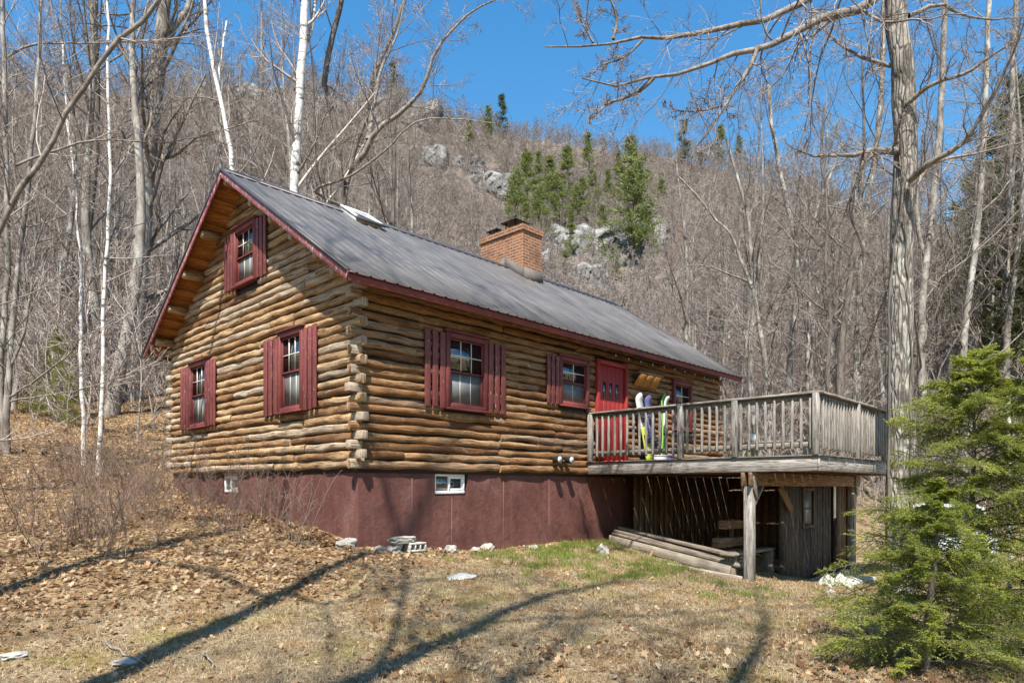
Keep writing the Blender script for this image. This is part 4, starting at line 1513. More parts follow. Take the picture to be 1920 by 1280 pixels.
leaves('fallen_leaves', xx, yy, (.04, .10), 6, 'dead leaves banked along the foot of the gable foundation')

x, y = yard_points(60000, -6, 8, 3.7, 12, r5, 1.2)
k = r5.random(len(x)) < .30 * lawn_amount(x, y) * (.3 + .7 * (np.sin(x * 1.7 + y) * np.sin(y * 2.1 - x * .6) > -.1))
leaves('leaf_litter', x[k], y[k], (.012, .042), 8, 'broken bits of dead leaf strewn over the lawn')

# white car behind the young hemlock
car_p = at(1775, 1062, 16.0)
cz_ = gz(car_p[0], car_p[1])
car = empty('parked_car', (car_p[0], car_p[1], cz_), TH + 2.6, 'white car parked behind the young hemlock at the right', 'car')
def loft(name, secs, mat, parent, smooth=True):
    """secs: list of (x, [(y,z)...]) cross sections"""
    n = len(secs[0][1]); V, F, S = [], [], []
    for x_, pr_ in secs: V += [(x_, a, b) for a, b in pr_]
    for i in range(len(secs) - 1):
        for k in range(n):
            k2 = (k + 1) % n
            F += [i * n + k, i * n + k2, (i + 1) * n + k2, (i + 1) * n + k]; S.append(4)
    F += list(range(n))[::-1]; S.append(n)
    F += [(len(secs) - 1) * n + k for k in range(n)]; S.append(n)
    return link(name, np_mesh(name, V, F, np.array(S)), mat, parent)
def body_sec(x, w, z0, z1): return (x, [(-w * .96, z0), (-w, z0 + .18), (-w, z1 - .12), (-w * .93, z1), (w * .93, z1), (w, z1 - .12), (w, z0 + .18), (w * .96, z0)])
o = loft('body', [body_sec(-2.2, .70, .42, .80), body_sec(-2.1, .84, .28, .92), body_sec(-1.5, .89, .22, .98), body_sec(0, .90, .22, .96), body_sec(1.0, .89, .22, .92), body_sec(1.8, .86, .25, .80), body_sec(2.15, .76, .34, .66)], M['car_paint'], car)
m = o.modifiers.new('b', 'BEVEL'); m.width = .04; m.segments = 2
def cab_sec(x, w, z0, z1): return (x, [(-w, z0), (-w * .83, z1), (w * .83, z1), (w, z0)])
o = loft('cabin_glass', [cab_sec(-1.85, .82, .93, .97), cab_sec(-1.25, .82, .93, 1.40), cab_sec(.1, .82, .93, 1.42), cab_sec(.95, .80, .9, .93)], M['glass'], car)
o = loft('car_roof', [(-1.32, [(-.68, 1.40), (.68, 1.40), (.64, 1.46), (-.64, 1.46)]), (-.6, [(-.70, 1.43), (.70, 1.43), (.64, 1.50), (-.64, 1.50)]), (.16, [(-.68, 1.41), (.68, 1.41), (.62, 1.46), (-.62, 1.46)])], M['car_paint'], car)
for s in (-1, 1):
    for (xa, za, xb, zb) in ((.95, .93, .12, 1.43), (-.45, .95, -.5, 1.43), (-1.85, .96, -1.27, 1.42)):
        MB().beam((xa, s * .80, za), (xb, s * .685, zb), .06, .05).build('pillar', M['car_paint'], car)
    for xw in (-1.35, 1.38):
        wh = MB().tube([(xw, s * .70, .32), (xw, s * .72, .32), (xw, s * .90, .32), (xw, s * .915, .32)], [.27, .315, .315, .27], 20).build('wheel', M['tyre'], car)
        MB().tube([(xw, s * .9155, .32), (xw, s * .925, .32)], [.20, .17], 14).build('rim', M['chrome'], wh)
    MB().box(2.06, 2.13, s * .58 - .14, s * .58 + .14, .56, .66).build('headlight', M['glass'], car, bevel=.02)
    MB().box(-2.19, -2.13, s * .60 - .12, s * .60 + .12, .66, .80).build('tail_light', M['red_plastic'], car, bevel=.02)

# ------------------------------------------------------------------ trees
def unit(a): return a / np.maximum(np.linalg.norm(a, axis=-1, keepdims=True), 1e-9)


def resample(pts, k):
    """smooth curve through the points, k samples"""
    p = np.asarray(pts, dtype=float)
    if len(p) == 2: return p[0] + (p[1] - p[0]) * np.linspace(0, 1, k)[:, None]
    q = np.vstack([2 * p[0] - p[1], p, 2 * p[-1] - p[-2]])
    d = np.r_[0, np.cumsum(np.linalg.norm(np.diff(p, axis=0), axis=1))]
    t = np.linspace(0, d[-1] * .99999, k)
    i = np.clip(np.searchsorted(d, t, 'right') - 1, 0, len(p) - 2)
    f = ((t - d[i]) / (d[i + 1] - d[i]))[:, None]
    a, b, c, e = q[i], q[i + 1], q[i + 2], q[i + 3]
    return .5 * (2 * b + (c - a) * f + (2 * a - 5 * b + 4 * c - e) * f ** 2 + (3 * b - a - 3 * c + e) * f ** 3)


def spawn(P, Rd, m, t0, t1, ang, lenf, rf, k, up, wig, r, lmin=.0, rmin=.003, habs=None):
    """m children on each of the n parent curves P[n,k,3]"""
    n, kk, _ = P.shape
    t = t0 + (t1 - t0) * (np.arange(m)[None] + r.random((n, m))) / m
    s = t * (kk - 1); i = np.minimum(s.astype(int), kk - 2); f = (s - i)[..., None]
    ar = np.arange(n)[:, None]
    B = P[ar, i] * (1 - f) + P[ar, i + 1] * f
    T = unit(P[ar, i + 1] - P[ar, i])
    Rb = Rd[ar, i] * (1 - f[..., 0]) + Rd[ar, i + 1] * f[..., 0]
    Lp = np.linalg.norm(np.diff(P, axis=1), axis=2).sum(1)
    if habs is None: Ln = lenf * Lp[:, None] * (1.15 - .75 * (t - t0) / max(t1 - t0, 1e-6)) * r.uniform(.55, 1.25, (n, m))
    else: Ln = habs(t) * r.uniform(.7, 1.25, (n, m))
    Ln = np.maximum(Ln, lmin)
    v = r.normal(size=(n, m, 3)); v = unit(v - (v * T).sum(-1, keepdims=True) * T)
    a = np.radians(r.normal(ang[0], ang[1], (n, m)))[..., None]
    D = unit(T * np.cos(a) + v * np.sin(a))
    pts = [B]
    for j in range(k - 1):
        D = unit(D + np.array([0, 0, up]) / (k - 1) * (1.0 if not hasattr(up, '__len__') else 1) + r.normal(0, wig, (n, m, 3)))
        pts.append(pts[-1] + D * (Ln / (k - 1))[..., None])
    C = np.stack(pts, 2).reshape(n * m, k, 3)
    r0 = np.maximum(np.minimum(Rb * rf, Rb * .92), rmin * 1.2)
    tp = np.linspace(1, .32, k)[None, None]
    CR = np.maximum(r0[..., None] * tp, rmin).reshape(n * m, k)
    return C, CR


def tube_arrays(P, Rd, sides):
    n, k, _ = P.shape
    T = np.empty_like(P)
    T[:, 1:-1] = P[:, 2:] - P[:, :-2]; T[:, 0] = P[:, 1] - P[:, 0]; T[:, -1] = P[:, -1] - P[:, -2]
    T = unit(T)
    m = unit(T.mean(1, keepdims=True))
    ref = np.where(np.abs(m[..., 2:]) > .8, np.array([1.0, 0, 0]), np.array([0, 0, 1.0]))
    A = unit(np.cross(T, np.broadcast_to(ref, T.shape)))
    B = np.cross(A, T)
    q = np.arange(sides) * 2 * PI / sides
    V = P[:, :, None] + Rd[:, :, None, None] * (A[:, :, None] * np.cos(q)[None, None, :, None] + B[:, :, None] * np.sin(q)[None, None, :, None])
    base = (np.arange(n) * k * sides)[:, None, None]
    j = np.arange(k - 1)[None, :, None] * sides
    s = np.arange(sides)[None, None, :]; s2 = (s + 1) % sides
    F = np.stack(np.broadcast_arrays(base + j + s, base + j + s2, base + j + sides + s2, base + j + sides + s), -1)
    return V.reshape(-1, 3), F.reshape(-1, 4)


def tubes_mesh(name, groups, smooth=True):
    """groups: (P, R, sides, material slot)"""
    Vs, Fs, Ms, b = [], [], [], 0
    for P, Rd, sd, slot in groups:
        V, F = tube_arrays(P, Rd, sd)
        Vs.append(V); Fs.append(F + b); Ms.append(np.full(len(F), slot, dtype=np.int32)); b += len(V)
    me = np_mesh(name, np.concatenate(Vs), np.concatenate(Fs), 4, None, smooth)
    me.polygons.foreach_set('material_index', np.concatenate(Ms))
    return me


def grow_crown(P0, R0, spec, r):
    """spec: list of (m, t0, t1, ang, angsd, lenf, rf, k, up, wig, sides, slot, rmin)"""
    out, P, Rd = [], P0, R0
    for (m, t0, t1, a, asd, lf, rf, k, up, wig, sides, slot, rmin) in spec:
        P, Rd = spawn(P, Rd, m, t0, t1, (a, asd), lf, rf, k, up, wig, r, 0, rmin)
        out.append((P, Rd, sides, slot))
    return out


def bare_tree_mesh(seed, H, r0, first=.4, nl=14, n2=6, n3=6, n4=4, rmin=.0045, lean=.03, spread=48, llen=.34):
    r = np.random.default_rng(seed)
    k = 16
    t = np.linspace(0, 1, k)
    ph = r.uniform(0, 6, 4); am = r.uniform(.2, 1.0, 2) * lean * H
    P = np.stack([am[0] * np.sin(t * 2.4 + ph[0]) - am[0] * np.sin(ph[0]) + .012 * H * np.sin(t * 9 + ph[2]), am[1] * np.sin(t * 2.1 + ph[1]) - am[1] * np.sin(ph[1]) + .010 * H * np.sin(t * 8 + ph[3]), -.4 + t * (H + .4)], -1)
    Rt = r0 * (1 - .93 * t ** 1.1) + r0 * .45 * np.exp(-t * 22)
    trunk = tubes_mesh('trunk', [(P[None], Rt[None], 8, 0)])
    span = lambda tt: H * llen * (1.15 - .85 * (tt - first) / (1 - first))
    C1, R1 = spawn(P[None], Rt[None], nl, first, .97, (spread, 10), 0, .42, 7, .30, .10, r, .3, .008, habs=span)
    g = [(C1, R1, 5, 0)]
    C2, R2 = spawn(C1, R1, n2, .2, .98, (42, 12), .48, .6, 5, .22, .13, r, .1, .006); g.append((C2, R2, 4, 0))
    C3, R3 = spawn(C2, R2, n3, .15, 1.0, (38, 14), .50, .62, 4, .18, .14, r, .1, rmin); g.append((C3, R3, 3, 1))
    if n4:
        C4, R4 = spawn(C3, R3, n4, .2, 1.0, (36, 14), .52, .7, 3, .15, .14, r, .06, rmin); g.append((C4, R4, 3, 1))
    return trunk, tubes_mesh('crown', g)


def setmats(me, *ms):
    for m_ in ms: me.materials.append(m_)
    return me


def proto_tree(name, seed, H, r0, bark, label, group, cat='tree', twig='twig', limb='limb', **kw):
    tr, cr = bare_tree_mesh(seed, H, r0, **kw)
    setmats(tr, M[bark]); setmats(cr, M[limb], M[twig])
    root = empty(name, (0, 0, -400), 0, label, cat, group)
    link('trunk', tr, None, root); link('crown', cr, None, root)
    return root


def put(root, x, y, rz, sc, first, label=None, group=None, sink=.05):
    o = root if first else copy_tree(root)
    o.location = (x, y, gz(x, y) - sink)
    o.rotation_euler = (0, 0, rz)
    o.scale = (sc, sc, sc)
    if label: o['label'] = label
    if group: o['group'] = group
    return o


# ---- trees traced stem by stem: pts are (u, v, metres nearer/farther)
def hero(name, label, Z, stems, bark, spec, seed, cat='tree', twig='twig', limb='limb', root_sink=True, tmesh_sides=12, kink=.012):
    r = np.random.default_rng(seed)
    tg, cg = [], []
    base = None
    for si, (pts, w0, w1, is_trunk, tw) in enumerate(stems):
        q = np.array([at(p[0], p[1], Z + (p[2] if len(p) > 2 else 0)) for p in pts])
        if si == 0:
            x, y = q[0][0], q[0][1]
            base = np.array([x, y, gz(x, y)])
            if q[0][2] > base[2] + .05: q = np.vstack([[x, y, base[2] - .2], q])
            else: q[0][2] = base[2] - .2
        k = 22 if is_trunk else 16
        C = resample(q, k)
        ln = np.linalg.norm(np.diff(C, axis=0), axis=1).sum()
        C[1:-1] += r.normal(0, kink * min(ln, 6) * .18, (k - 2, 3))
        t = np.linspace(0, 1, k)
        if not is_trunk: w1 = min(w1 * .4, 1.6)
        Rr = (w0 + (w1 - w0) * t ** .9) / 2 / FPX * Z
        if is_trunk and si == 0: Rr = Rr * (1 + .35 * np.exp(-t * 16))
        Rr = Rr * (1 + r.normal(0, .035, k))
        (tg if is_trunk else cg).append((C[None], Rr[None], tmesh_sides if is_trunk else 7, 0))
        if tw:
            sp = spec if tw is True else tw
            cg += grow_crown(C[None], Rr[None], sp, r)
    root = empty(name, base, 0, label, cat, None)
    def rel(gs): return [(P - base, Rd, s, sl) for P, Rd, s, sl in gs]
    link('trunk', setmats(tubes_mesh('trunk', rel(tg)), M[bark]), None, root)
    if cg: link('crown', setmats(tubes_mesh('crown', rel(cg)), M[limb], M[twig]), None, root)
    return root


#        m   t0  t1  ang sd  lenf rf  k  up  wig sides slot rmin
S_OAK = [(9, .15, 1.0, 48, 14, .34, .5, 7, .10, .16, 5, 0, .008), (6, .2, 1.0, 45, 14, .5, .6, 5, .08, .17, 4, 0, .005), (5, .2, 1.0, 40, 14, .5, .65, 4, .06, .16, 3, 1, .0032), (4, .2, 1.0, 40, 14, .5, .7, 3, .05, .15, 3, 1, .0026)]
S_LIMB = [(13, .10, 1.0, 52, 14, .30, .33, 8, .16, .16, 4, 0, .0048), (9, .10, 1.0, 46, 14, .48, .6, 6, .06, .17, 3, 1, .003), (7, .12, 1.0, 42, 14, .5, .7, 4, .04, .16, 3, 1, .0022)]
S_MAPLE = [(14, .16, 1.0, 46, 14, .32, .30, 6, .25, .13, 4, 0, .007), (6, .2, 1.0, 40, 14, .5, .6, 5, .2, .15, 3, 1, .005), (5, .2, 1.0, 38, 14, .5, .7, 4, .12, .15, 3, 1, .004), (3, .2, 1.0, 38, 14, .5, .8, 3, .1, .15, 3, 1, .004)]
S_BIRCH = [(12, .3, 1.0, 40, 10, .22, .4, 6, .25, .1, 4, 1, .006), (6, .2, 1.0, 38, 12, .5, .6, 4, .1, .14, 3, 1, .004), (4, .2, 1.0, 36, 12, .5, .7, 3, .05, .14, 3, 1, .0035)]
S_THIN = [(10, .25, 1.0, 48, 12, .22, .4, 5, .22, .1, 4, 1, .005), (5, .2, 1.0, 40, 12, .5, .6, 4, .1, .14, 3, 1, .0035), (4, .2, 1.0, 38, 12, .5, .7, 3, .05, .14, 3, 1, .003)]
S_LEAN = [(14, .1, 1.0, 62, 14, .20, .35, 6, .45, .1, 4, 1, .006), (6, .2, 1.0, 35, 12, .45, .6, 4, .2, .14, 3, 1, .004), (4, .2, 1.0, 36, 12, .5, .7, 3, .1, .14, 3, 1, .003)]

# the big oak at the deck's corner and its limbs reaching over the sky
hero('oak_tree', 'big furrowed grey oak trunk rising at the corner of the deck', 12.0, [
    ([(1686, 1110), (1686, 900), (1688, 640), (1694, 400), (1697, 250), (1690, 120), (1678, 0), (1668, -150), (1672, -380)], 43, 37, True, False),
    ([(1672, -60), (1640, 2, -.3), (1585, 22, -.8), (1528, 40, -1.2), (1480, 68, -1.6), (1435, 88, -2.0), (1380, 103, -2.4), (1318, 122, -2.7), (1250, 140, -2.9), (1195, 152, -3.1), (1140, 160, -3.3), (1092, 147, -3.5)], 20, 4, False, S_LIMB),
    ([(1676, -40), (1600, -50, -.5), (1500, 8, -1.0), (1440, 32, -1.4), (1385, 45, -1.8), (1325, 60, -2.0), (1255, 70, -2.3), (1195, 73, -2.6), (1120, 84, -2.9), (1085, 86, -3), (1022, 88, -3.2)], 18, 4, False, S_LIMB),
    ([(1225, 146, -3.0), (1205, 166, -3.0), (1180, 180, -3.0), (1140, 195, -3.1), (1118, 215, -3.2), (1105, 232, -3.3), (1100, 246, -3.3)], 7, 2, False, S_LIMB),
    ([(1420, 88, -2.2), (1408, 122, -2.2), (1385, 158, -2.3), (1362, 195, -2.4), (1335, 235, -2.5), (1312, 268, -2.5), (1292, 300, -2.6)], 8, 3, False, S_LIMB),
    ([(1362, 195, -2.4), (1335, 204, -2.4), (1285, 209, -2.5), (1240, 200, -2.6)], 4, 2, False, S_LIMB),
    ([(1205, 75, -2.6), (1170, 108, -2.6), (1130, 122, -2.7), (1105, 142, -2.8)], 4, 2, False, S_LIMB),
    ([(1150, 74, -2.7), (1156, 40, -2.7), (1145, 0, -2.8), (1120, -40, -2.8)], 5, 2, False, S_LIMB),
    ([(1112, 80, -2.9), (1090, 40, -2.9), (1072, 0, -2.9)], 4, 2, False, S_LIMB),
    ([(1698, 130), (1640, 115, .2), (1588, 92, .3), (1550, 60, .5), (1515, 20, .8)], 9, 4, False, S_LIMB),
    ([(1690, 285), (1640, 282, -.5), (1600, 290, -.8), (1530, 292, -1.0), (1480, 275, -1.3)], 16, 3, False, S_LIMB),
    ([(1625, 285, -.7), (1605, 340, -.7), (1596, 400, -.6), (1615, 460, -.5), (1622, 520, -.5)], 12, 4, False, S_LIMB),
    ([(1705, 340, -.3), (1745, 305, -.7), (1805, 268, -1.0), (1850, 200, -1.3), (1890, 120, -1.6), (1930, 20, -2)], 13, 7, False, S_LIMB),
    ([(1700, 195, -.2), (1745, 160, -.5), (1815, 135, -.8), (1880, 90, -1.2), (1940, 60, -1.4)], 10, 5, False, S_LIMB),
    ([(1703, 30), (1760, 10, .4), (1830, 35, .8), (1930, 32, 1.2)], 9, 4, False, S_LIMB),
    ([(1692, 390), (1735, 320, .6), (1770, 300, .9), (1840, 285, 1.2), (1935, 262, 1.4)], 12, 6, False, S_LIMB),
], 'bark_oak', S_LIMB, 101, tmesh_sides=18)
# the wild climbing stem against the oak (dark, thin)
hero('vine', 'dark thin vine stem climbing the big oak trunk', 11.78, [([(1664, 1090), (1667, 800), (1668, 640), (1672, 500), (1690, 405), (1693, 330), (1690, 250)], 5, 4, True, False), ([(1706, 1060), (1708, 800), (1706, 640), (1700, 480), (1694, 400)], 4, 3, True, False)], 'bark_dark', S_THIN, 3, cat='vine', tmesh_sides=6)

# white birch behind the roof, and its slimmer neighbours
hero('birch_tree', 'tall thick white birch standing just behind the cabin roof', 21.0, [
    ([(548, 640), (550, 400), (552, 355), (557, 250), (566, 130), (571, 60), (574, -40), (580, -220)], 21, 12, True, S_BIRCH),
    ([(569, 90), (582, 62, .3), (590, 10, .4), (604, -90, .6)], 9, 5, True, S_BIRCH),
    ([(558, 325, -.2), (590, 270, -.6), (612, 210, -.8), (640, 165, -1)], 5, 3, False, S_BIRCH)], 'birch', S_BIRCH, 102)
hero('birch_tree', 'slim white birch forked high behind the gable peak', 22.0, [
    ([(432, 640), (434, 320), (428, 260), (415, 190), (402, 140), (394, 90), (386, 30), (380, -80)], 11, 6, True, S_BIRCH),
    ([(415, 192), (410, 150, .4), (416, 100, .6), (425, 40, .9)], 5, 3, True, S_BIRCH)], 'birch', S_BIRCH, 103)
hero('birch_tree', 'thin white birch sapling, left one of the pair beside the cabin', 14.5, [
    ([(157, 864), (153, 700), (150, 540), (143, 380), (132, 260), (124, 200), (118, 80)], 8, 3, True, S_THIN)], 'birch', S_THIN, 104)
hero('birch_tree', 'thin white birch sapling, right one of the pair beside the cabin', 13.8, [
    ([(183, 888), (190, 780), (193, 660), (198, 520), (205, 400), (205, 240), (202, 100), (200, -40)], 8, 4, True, S_THIN),
    ([(200, 470), (215, 430, .2), (232, 390, .4), (250, 350, .5)], 4, 2, False, S_THIN)], 'birch', S_THIN, 105)
hero('bare_tree', 'pale leaning trunk slanting across the wood at upper left', 10.5, [
    ([(-150, 860), (-60, 560), (0, 430), (50, 340), (100, 265), (128, 205), (165, 150), (205, 92), (260, 48), (305, -6), (380, -90)], 13, 7, True, S_LEAN),
    ([(30, 310), (110, 280, .4), (185, 262, .6), (290, 268, .8), (350, 262, 1.0), (420, 245, 1.2), (480, 222, 1.4)], 5, 3, False, S_LEAN)], 'limb', S_LEAN, 106)
hero('bare_tree', 'massive mottled grey trunk forking high, left of the cabin gable', 25.0, [
    ([(242, 750), (254, 600), (264, 470), (272, 370), (283, 250), (296, 130), (303, 60), (312, -40), (322, -200)], 37, 20, True, S_MAPLE),
    ([(300, 100), (325, 55, .4), (352, 12, .6), (375, -60, .8)], 13, 8, True, S_MAPLE),
    ([(290, 300), (330, 290, -.4), (370, 258, -.8), (430, 240, -1), (480, 225, -1.3)], 7, 4, False, S_MAPLE),
    ([(278, 330), (240, 270, .4), (215, 220, .6), (180, 160, 1)], 8, 4, False, S_MAPLE)], 'bark', S_MAPLE, 107)
hero('bare_tree', 'straight dark trunk with rough bark behind the leaning one', 24.0, [
    ([(158, 765), (160, 560), (165, 420), (178, 300), (180, 150), (176, 0), (180, -200)], 17, 10, True, S_MAPLE)], 'bark_dark', S_MAPLE, 108)
# bush-like maple clump at the left edge
hero('bare_tree', 'many-stemmed grey tree at the left edge of the photo', 13.5, [
    ([(10, 842), (14, 760), (20, 650), (30, 540), (38, 450), (50, 380), (62, 260), (70, 130), (80, -20)], 13, 5, True, S_MAPLE),
    ([(6, 845), (2, 720), (8, 600), (16, 480), (14, 300), (8, 120), (4, -20)], 11, 7, True, S_MAPLE),
    ([(14, 700), (40, 640), (58, 540), (70, 450), (110, 370), (150, 320)], 6, 3, False, S_MAPLE),
    ([(18, 745), (70, 710, -.4), (120, 672, -.8), (160, 630, -1.1), (230, 600, -1.5)], 5, 2, False, S_LEAN),
    ([(20, 752), (80, 742, -.3), (150, 730, -.8), (240, 700, -1.4), (330, 660, -2)], 4, 2, False, S_LEAN),
    ([(4, 700), (-40, 600, .4), (-70, 450, .8)], 8, 4, False, S_MAPLE),
    ([(10, 110, .3), (60, 84, .3), (120, 82, .2), (200, 80, .1), (280, 74, 0)], 5, 3, False, S_LEAN)], 'bark', S_MAPLE, 109)
# dark spreading maple behind the roof
hero('bare_tree', 'dark spreading tree of several stems behind the ridge, right of the white birch', 22.5, [
    ([(636, 640), (640, 390), (636, 300), (624, 220), (608, 160), (618, 90), (632, 40), (645, -30), (650, -120)], 15, 9, True, S_MAPLE),
    ([(640, 395), (655, 320, .4), (668, 270, .6), (690, 205, .9), (702, 140, 1.2), (728, 80, 1.4), (752, 20, 1.6), (770, -60, 2)], 12, 6, True, S_MAPLE),
    ([(645, 330), (680, 290, -.4), (706, 245, -.6), (748, 215, -.8), (790, 170, -1), (810, 110, -1.2), (850, 55, -1.4), (900, 12, -1.6), (960, -10, -2)], 12, 5, False, S_MAPLE),
    ([(690, 262, -.5), (700, 200, -.2), (715, 130, 0), (742, 70, .3), (760, 0, .4)], 10, 6, False, S_MAPLE),
    ([(640, 385), (590, 358, -1), (650, 335, -1.4), (700, 300, -1.7), (735, 270, -2), (775, 230, -2.2), (850, 222, -2.6), (930, 232, -3)], 6, 3, False, S_MAPLE)], 'bark_dark', S_MAPLE, 110)
# clearer trees right of the cabin
RT_ = [
    ('grey forked tree leaning left just beyond the far end of the cabin', 27, [([(1440, 770), (1438, 700), (1424, 610), (1412, 540), (1408, 470), (1400, 400), (1378, 320), (1362, 260)], 13, 5, True, S_MAPLE), ([(1410, 540), (1390, 490), (1370, 440), (1340, 410), (1310, 370), (1270, 330)], 7, 3, True, S_MAPLE), ([(1409, 530), (1370, 515), (1330, 500), (1290, 498), (1262, 520)], 5, 2, False, S_MAPLE)], 'bark'),
    ('pale double-stemmed tree second beyond the cabin end', 29, [([(1478, 770), (1482, 660), (1492, 560), (1494, 470), (1480, 400), (1462, 320), (1448, 240), (1440, 160)], 14, 6, True, S_MAPLE), ([(1492, 560), (1510, 470), (1530, 400), (1556, 330), (1580, 270)], 8, 4, True, S_MAPLE)], 'bark'),
    ('straight lichen-spotted trunk between the cabin end and the big oak', 31, [([(1606, 775), (1608, 640), (1614, 520), (1620, 420), (1640, 300), (1652, 180), (1656, 60), (1660, -60)], 16, 8, True, S_MAPLE)], 'bark_oak'),
    ('forked grey trunk close behind the big oak on its right', 26, [([(1730, 800), (1728, 640), (1732, 530), (1738, 480), (1750, 380), (1762, 240), (1768, 100), (1775, -60)], 16, 9, True, S_MAPLE), ([(1738, 490), (1722, 430), (1716, 330), (1708, 220)], 9, 5, True, S_MAPLE)], 'bark'),
    ('slanting grey trunk with broken side limbs right of the oak', 28, [([(1806, 800), (1806, 660), (1818, 540), (1832, 440), (1840, 330), (1846, 220), (1850, 100), (1856, -50)], 14, 8, True, S_MAPLE), ([(1836, 400), (1870, 370), (1900, 330), (1930, 300)], 5, 3, False, S_MAPLE)], 'bark'),
    ('pale straight trunk near the right edge of the photo', 30, [([(1880, 790), (1884, 640), (1886, 500), (1894, 400), (1898, 260), (1900, 120), (1908, -40)], 15, 8, True, S_MAPLE), ([(1884, 520), (1862, 450), (1845, 400), (1820, 360)], 6, 3, False, S_MAPLE)], 'bark'),
    ('thin dark tree with a fork level with the railing top', 25, [([(1550, 780), (1552, 700), (1556, 600), (1548, 500), (1552, 400), (1540, 300), (1545, 200)], 9, 4, True, S_MAPLE), ([(1556, 610), (1572, 540), (1580, 470), (1598, 400)], 5, 3, True, S_MAPLE)], 'bark_dark'),
]
for i, (lab, Z, st, bk) in enumerate(RT_): hero('bare_tree', lab, Z, st, bk, S_MAPLE, 120 + i)

# ---- the wood around the cabin: named trees, copied from a dozen kinds
NEARG = 'bare trees of the wood around the cabin'
kinds = []
rt = np.random.default_rng(77)
LABK = ['slender bare grey tree standing in the dense leafless wood', 'bare grey tree with a steep narrow crown in the dense leafless wood', 'dark barked bare tree standing in the dense leafless wood', 'thin pole-like bare tree crowded in the dense leafless wood']
for i in range(10):
    kind = i % 4
    bk = ['bark', 'bark', 'bark_dark', 'bark'][kind]
    kinds.append((kind, proto_tree('bare_tree', 300 + i, [15, 17, 16, 12][kind] + rt.uniform(-1, 2), [.14, .17, .18, .085][kind], bk, LABK[kind], NEARG + ', ' + ['slender', 'narrow crowned', 'dark barked', 'pole-like'][kind],
                                   first=[.35, .42, .38, .3][kind], nl=[14, 13, 14, 12][kind], spread=[45, 36, 50, 42][kind], llen=[.26, .24, .28, .22][kind], n2=7, n3=6, n4=5, rmin=.004)))
used = set()
placed_xy = []
tries = 0
while len(placed_xy) < 240 and tries < 9000:
    tries += 1
    u = rt.uniform(-260, 2180); Z = 17 + 45 * rt.random() ** .8
    x, y = plan(u, Z)
    if 300 < u < 1420 and Z < 24 + (u - 300) / 1100 * 4: continue
    if u <= 300 and Z < 18: continue
    if u >= 1420 and Z < 25: continue
    if 790 < u < 1290: continue
    if 640 < u < 790 and rt.random() < .5: continue
    if -2.5 < x < 14 and -7 < y < 10: continue
    if any((x - a) ** 2 + (y - b) ** 2 < 1.9 for a, b in placed_xy): continue
    placed_xy.append((x, y))
    j = int(rt.integers(len(kinds)))
    kd, root = kinds[j]
    put(root, x, y, rt.uniform(0, 6.28), rt.uniform(.75, 1.2), j not in used)
    used.add(j)

# trees standing behind and beside the photographer: they throw the long shadows on the lawn and roof
shade = [proto_tree('bare_tree', 390 + i, 18, [.155, .17][i], 'bark', '', '', first=.42, nl=10, n2=5, n3=5, n4=3, spread=46, llen=.3) for i in range(2)]
sh_n = set()
for n_, (a, Z, kd, sc, rz, lean, ldir) in enumerate(((-4.7, .6, 0, 1.25, .3, .17, 0), (-5.9, 1.4, 1, 1.05, 2.2, .06, 0), (-3.9, -.6, 1, 1.2, 2.9, .22, 0), (-1.2, -2.2, 0, 1.15, 1.3, .2, 0), (-2.4, -4.4, 1, 1.15, 2.2, .1, 0), (1.6, -3.6, 2, 1.0, 4.0, .16, 0), (3.8, -5.2, 1, 1.1, 5.2, .05, 0), (-8.0, -.8, 2, 1.05, 1.0, .1, 0), (6.4, -6.0, 0, 1.1, 3.3, .0, 0), (-1.0, -8.5, 2, 1.3, .7, .05, 0), (-3.4, -9.0, 1, 1.3, 1.9, .05, 0))):
    p = CAM + RT * a + FW * Z
    o = copy_tree(shade[kd % 2]) if kd % 2 in sh_n else shade[kd % 2]
    sh_n.add(kd % 2)
    o.location = (p[0], p[1], gz(p[0], p[1]) - .05); o.scale = (sc,) * 3
    # they lean to the right of the view
    o.rotation_mode = 'QUATERNION'
    o.rotation_quaternion = Matrix.Rotation(lean, 3, Vector(FW)).to_quaternion() @ Matrix.Rotation(rz, 3, 'Z').to_quaternion()
    o['label'] = 'tall bare tree standing behind the viewpoint, shading the lawn'; o['group'] = 'bare trees behind the viewpoint'

# ---- bare shrubs on the bank left of the cabin
def shrub_mesh(seed, H, n):
    r = np.random.default_rng(seed)
    k = 7
    az = r.uniform(0, 2 * PI, n); ln = np.abs(r.normal(.28, .22, n)); h = H * r.uniform(.55, 1.1, n)
    D = np.stack([np.cos(az) * np.sin(ln), np.sin(az) * np.sin(ln), np.cos(ln)], -1)
    P = [np.stack([r.normal(0, .10, n), r.normal(0, .10, n), np.full(n, -.05)], -1)]
    for j in range(k - 1):
        D = unit(D + r.normal(0, .09, (n, 3)) + np.array([0, 0, .03]))
        P.append(P[-1] + D * (h / (k - 1))[:, None])
    P = np.stack(P, 1); Rd = np.linspace(.0055, .002, k)[None] * r.uniform(.7, 1.3, n)[:, None]
    g = [(P, Rd, 4, 0)]
    C, CR = spawn(P, Rd, 7, .2, 1, (42, 12), .3, .7, 4, .12, .12, r, .05, .0018); g.append((C, CR, 3, 0))
    C, CR = spawn(C, CR, 3, .2, 1, (38, 12), .45, .8, 3, .05, .12, r, .03, .0016); g.append((C, CR, 3, 0))
    return setmats(tubes_mesh('bare_shrub', g), M['shrub'])
sh = [shrub_mesh(500 + i, [1.1, 1.4, .9, 1.7][i], [7, 8, 10, 6][i]) for i in range(4)]
SHG = 'leafless shrubs on the bank left of the cabin'
rs = np.random.default_rng(9)
cnt = 0
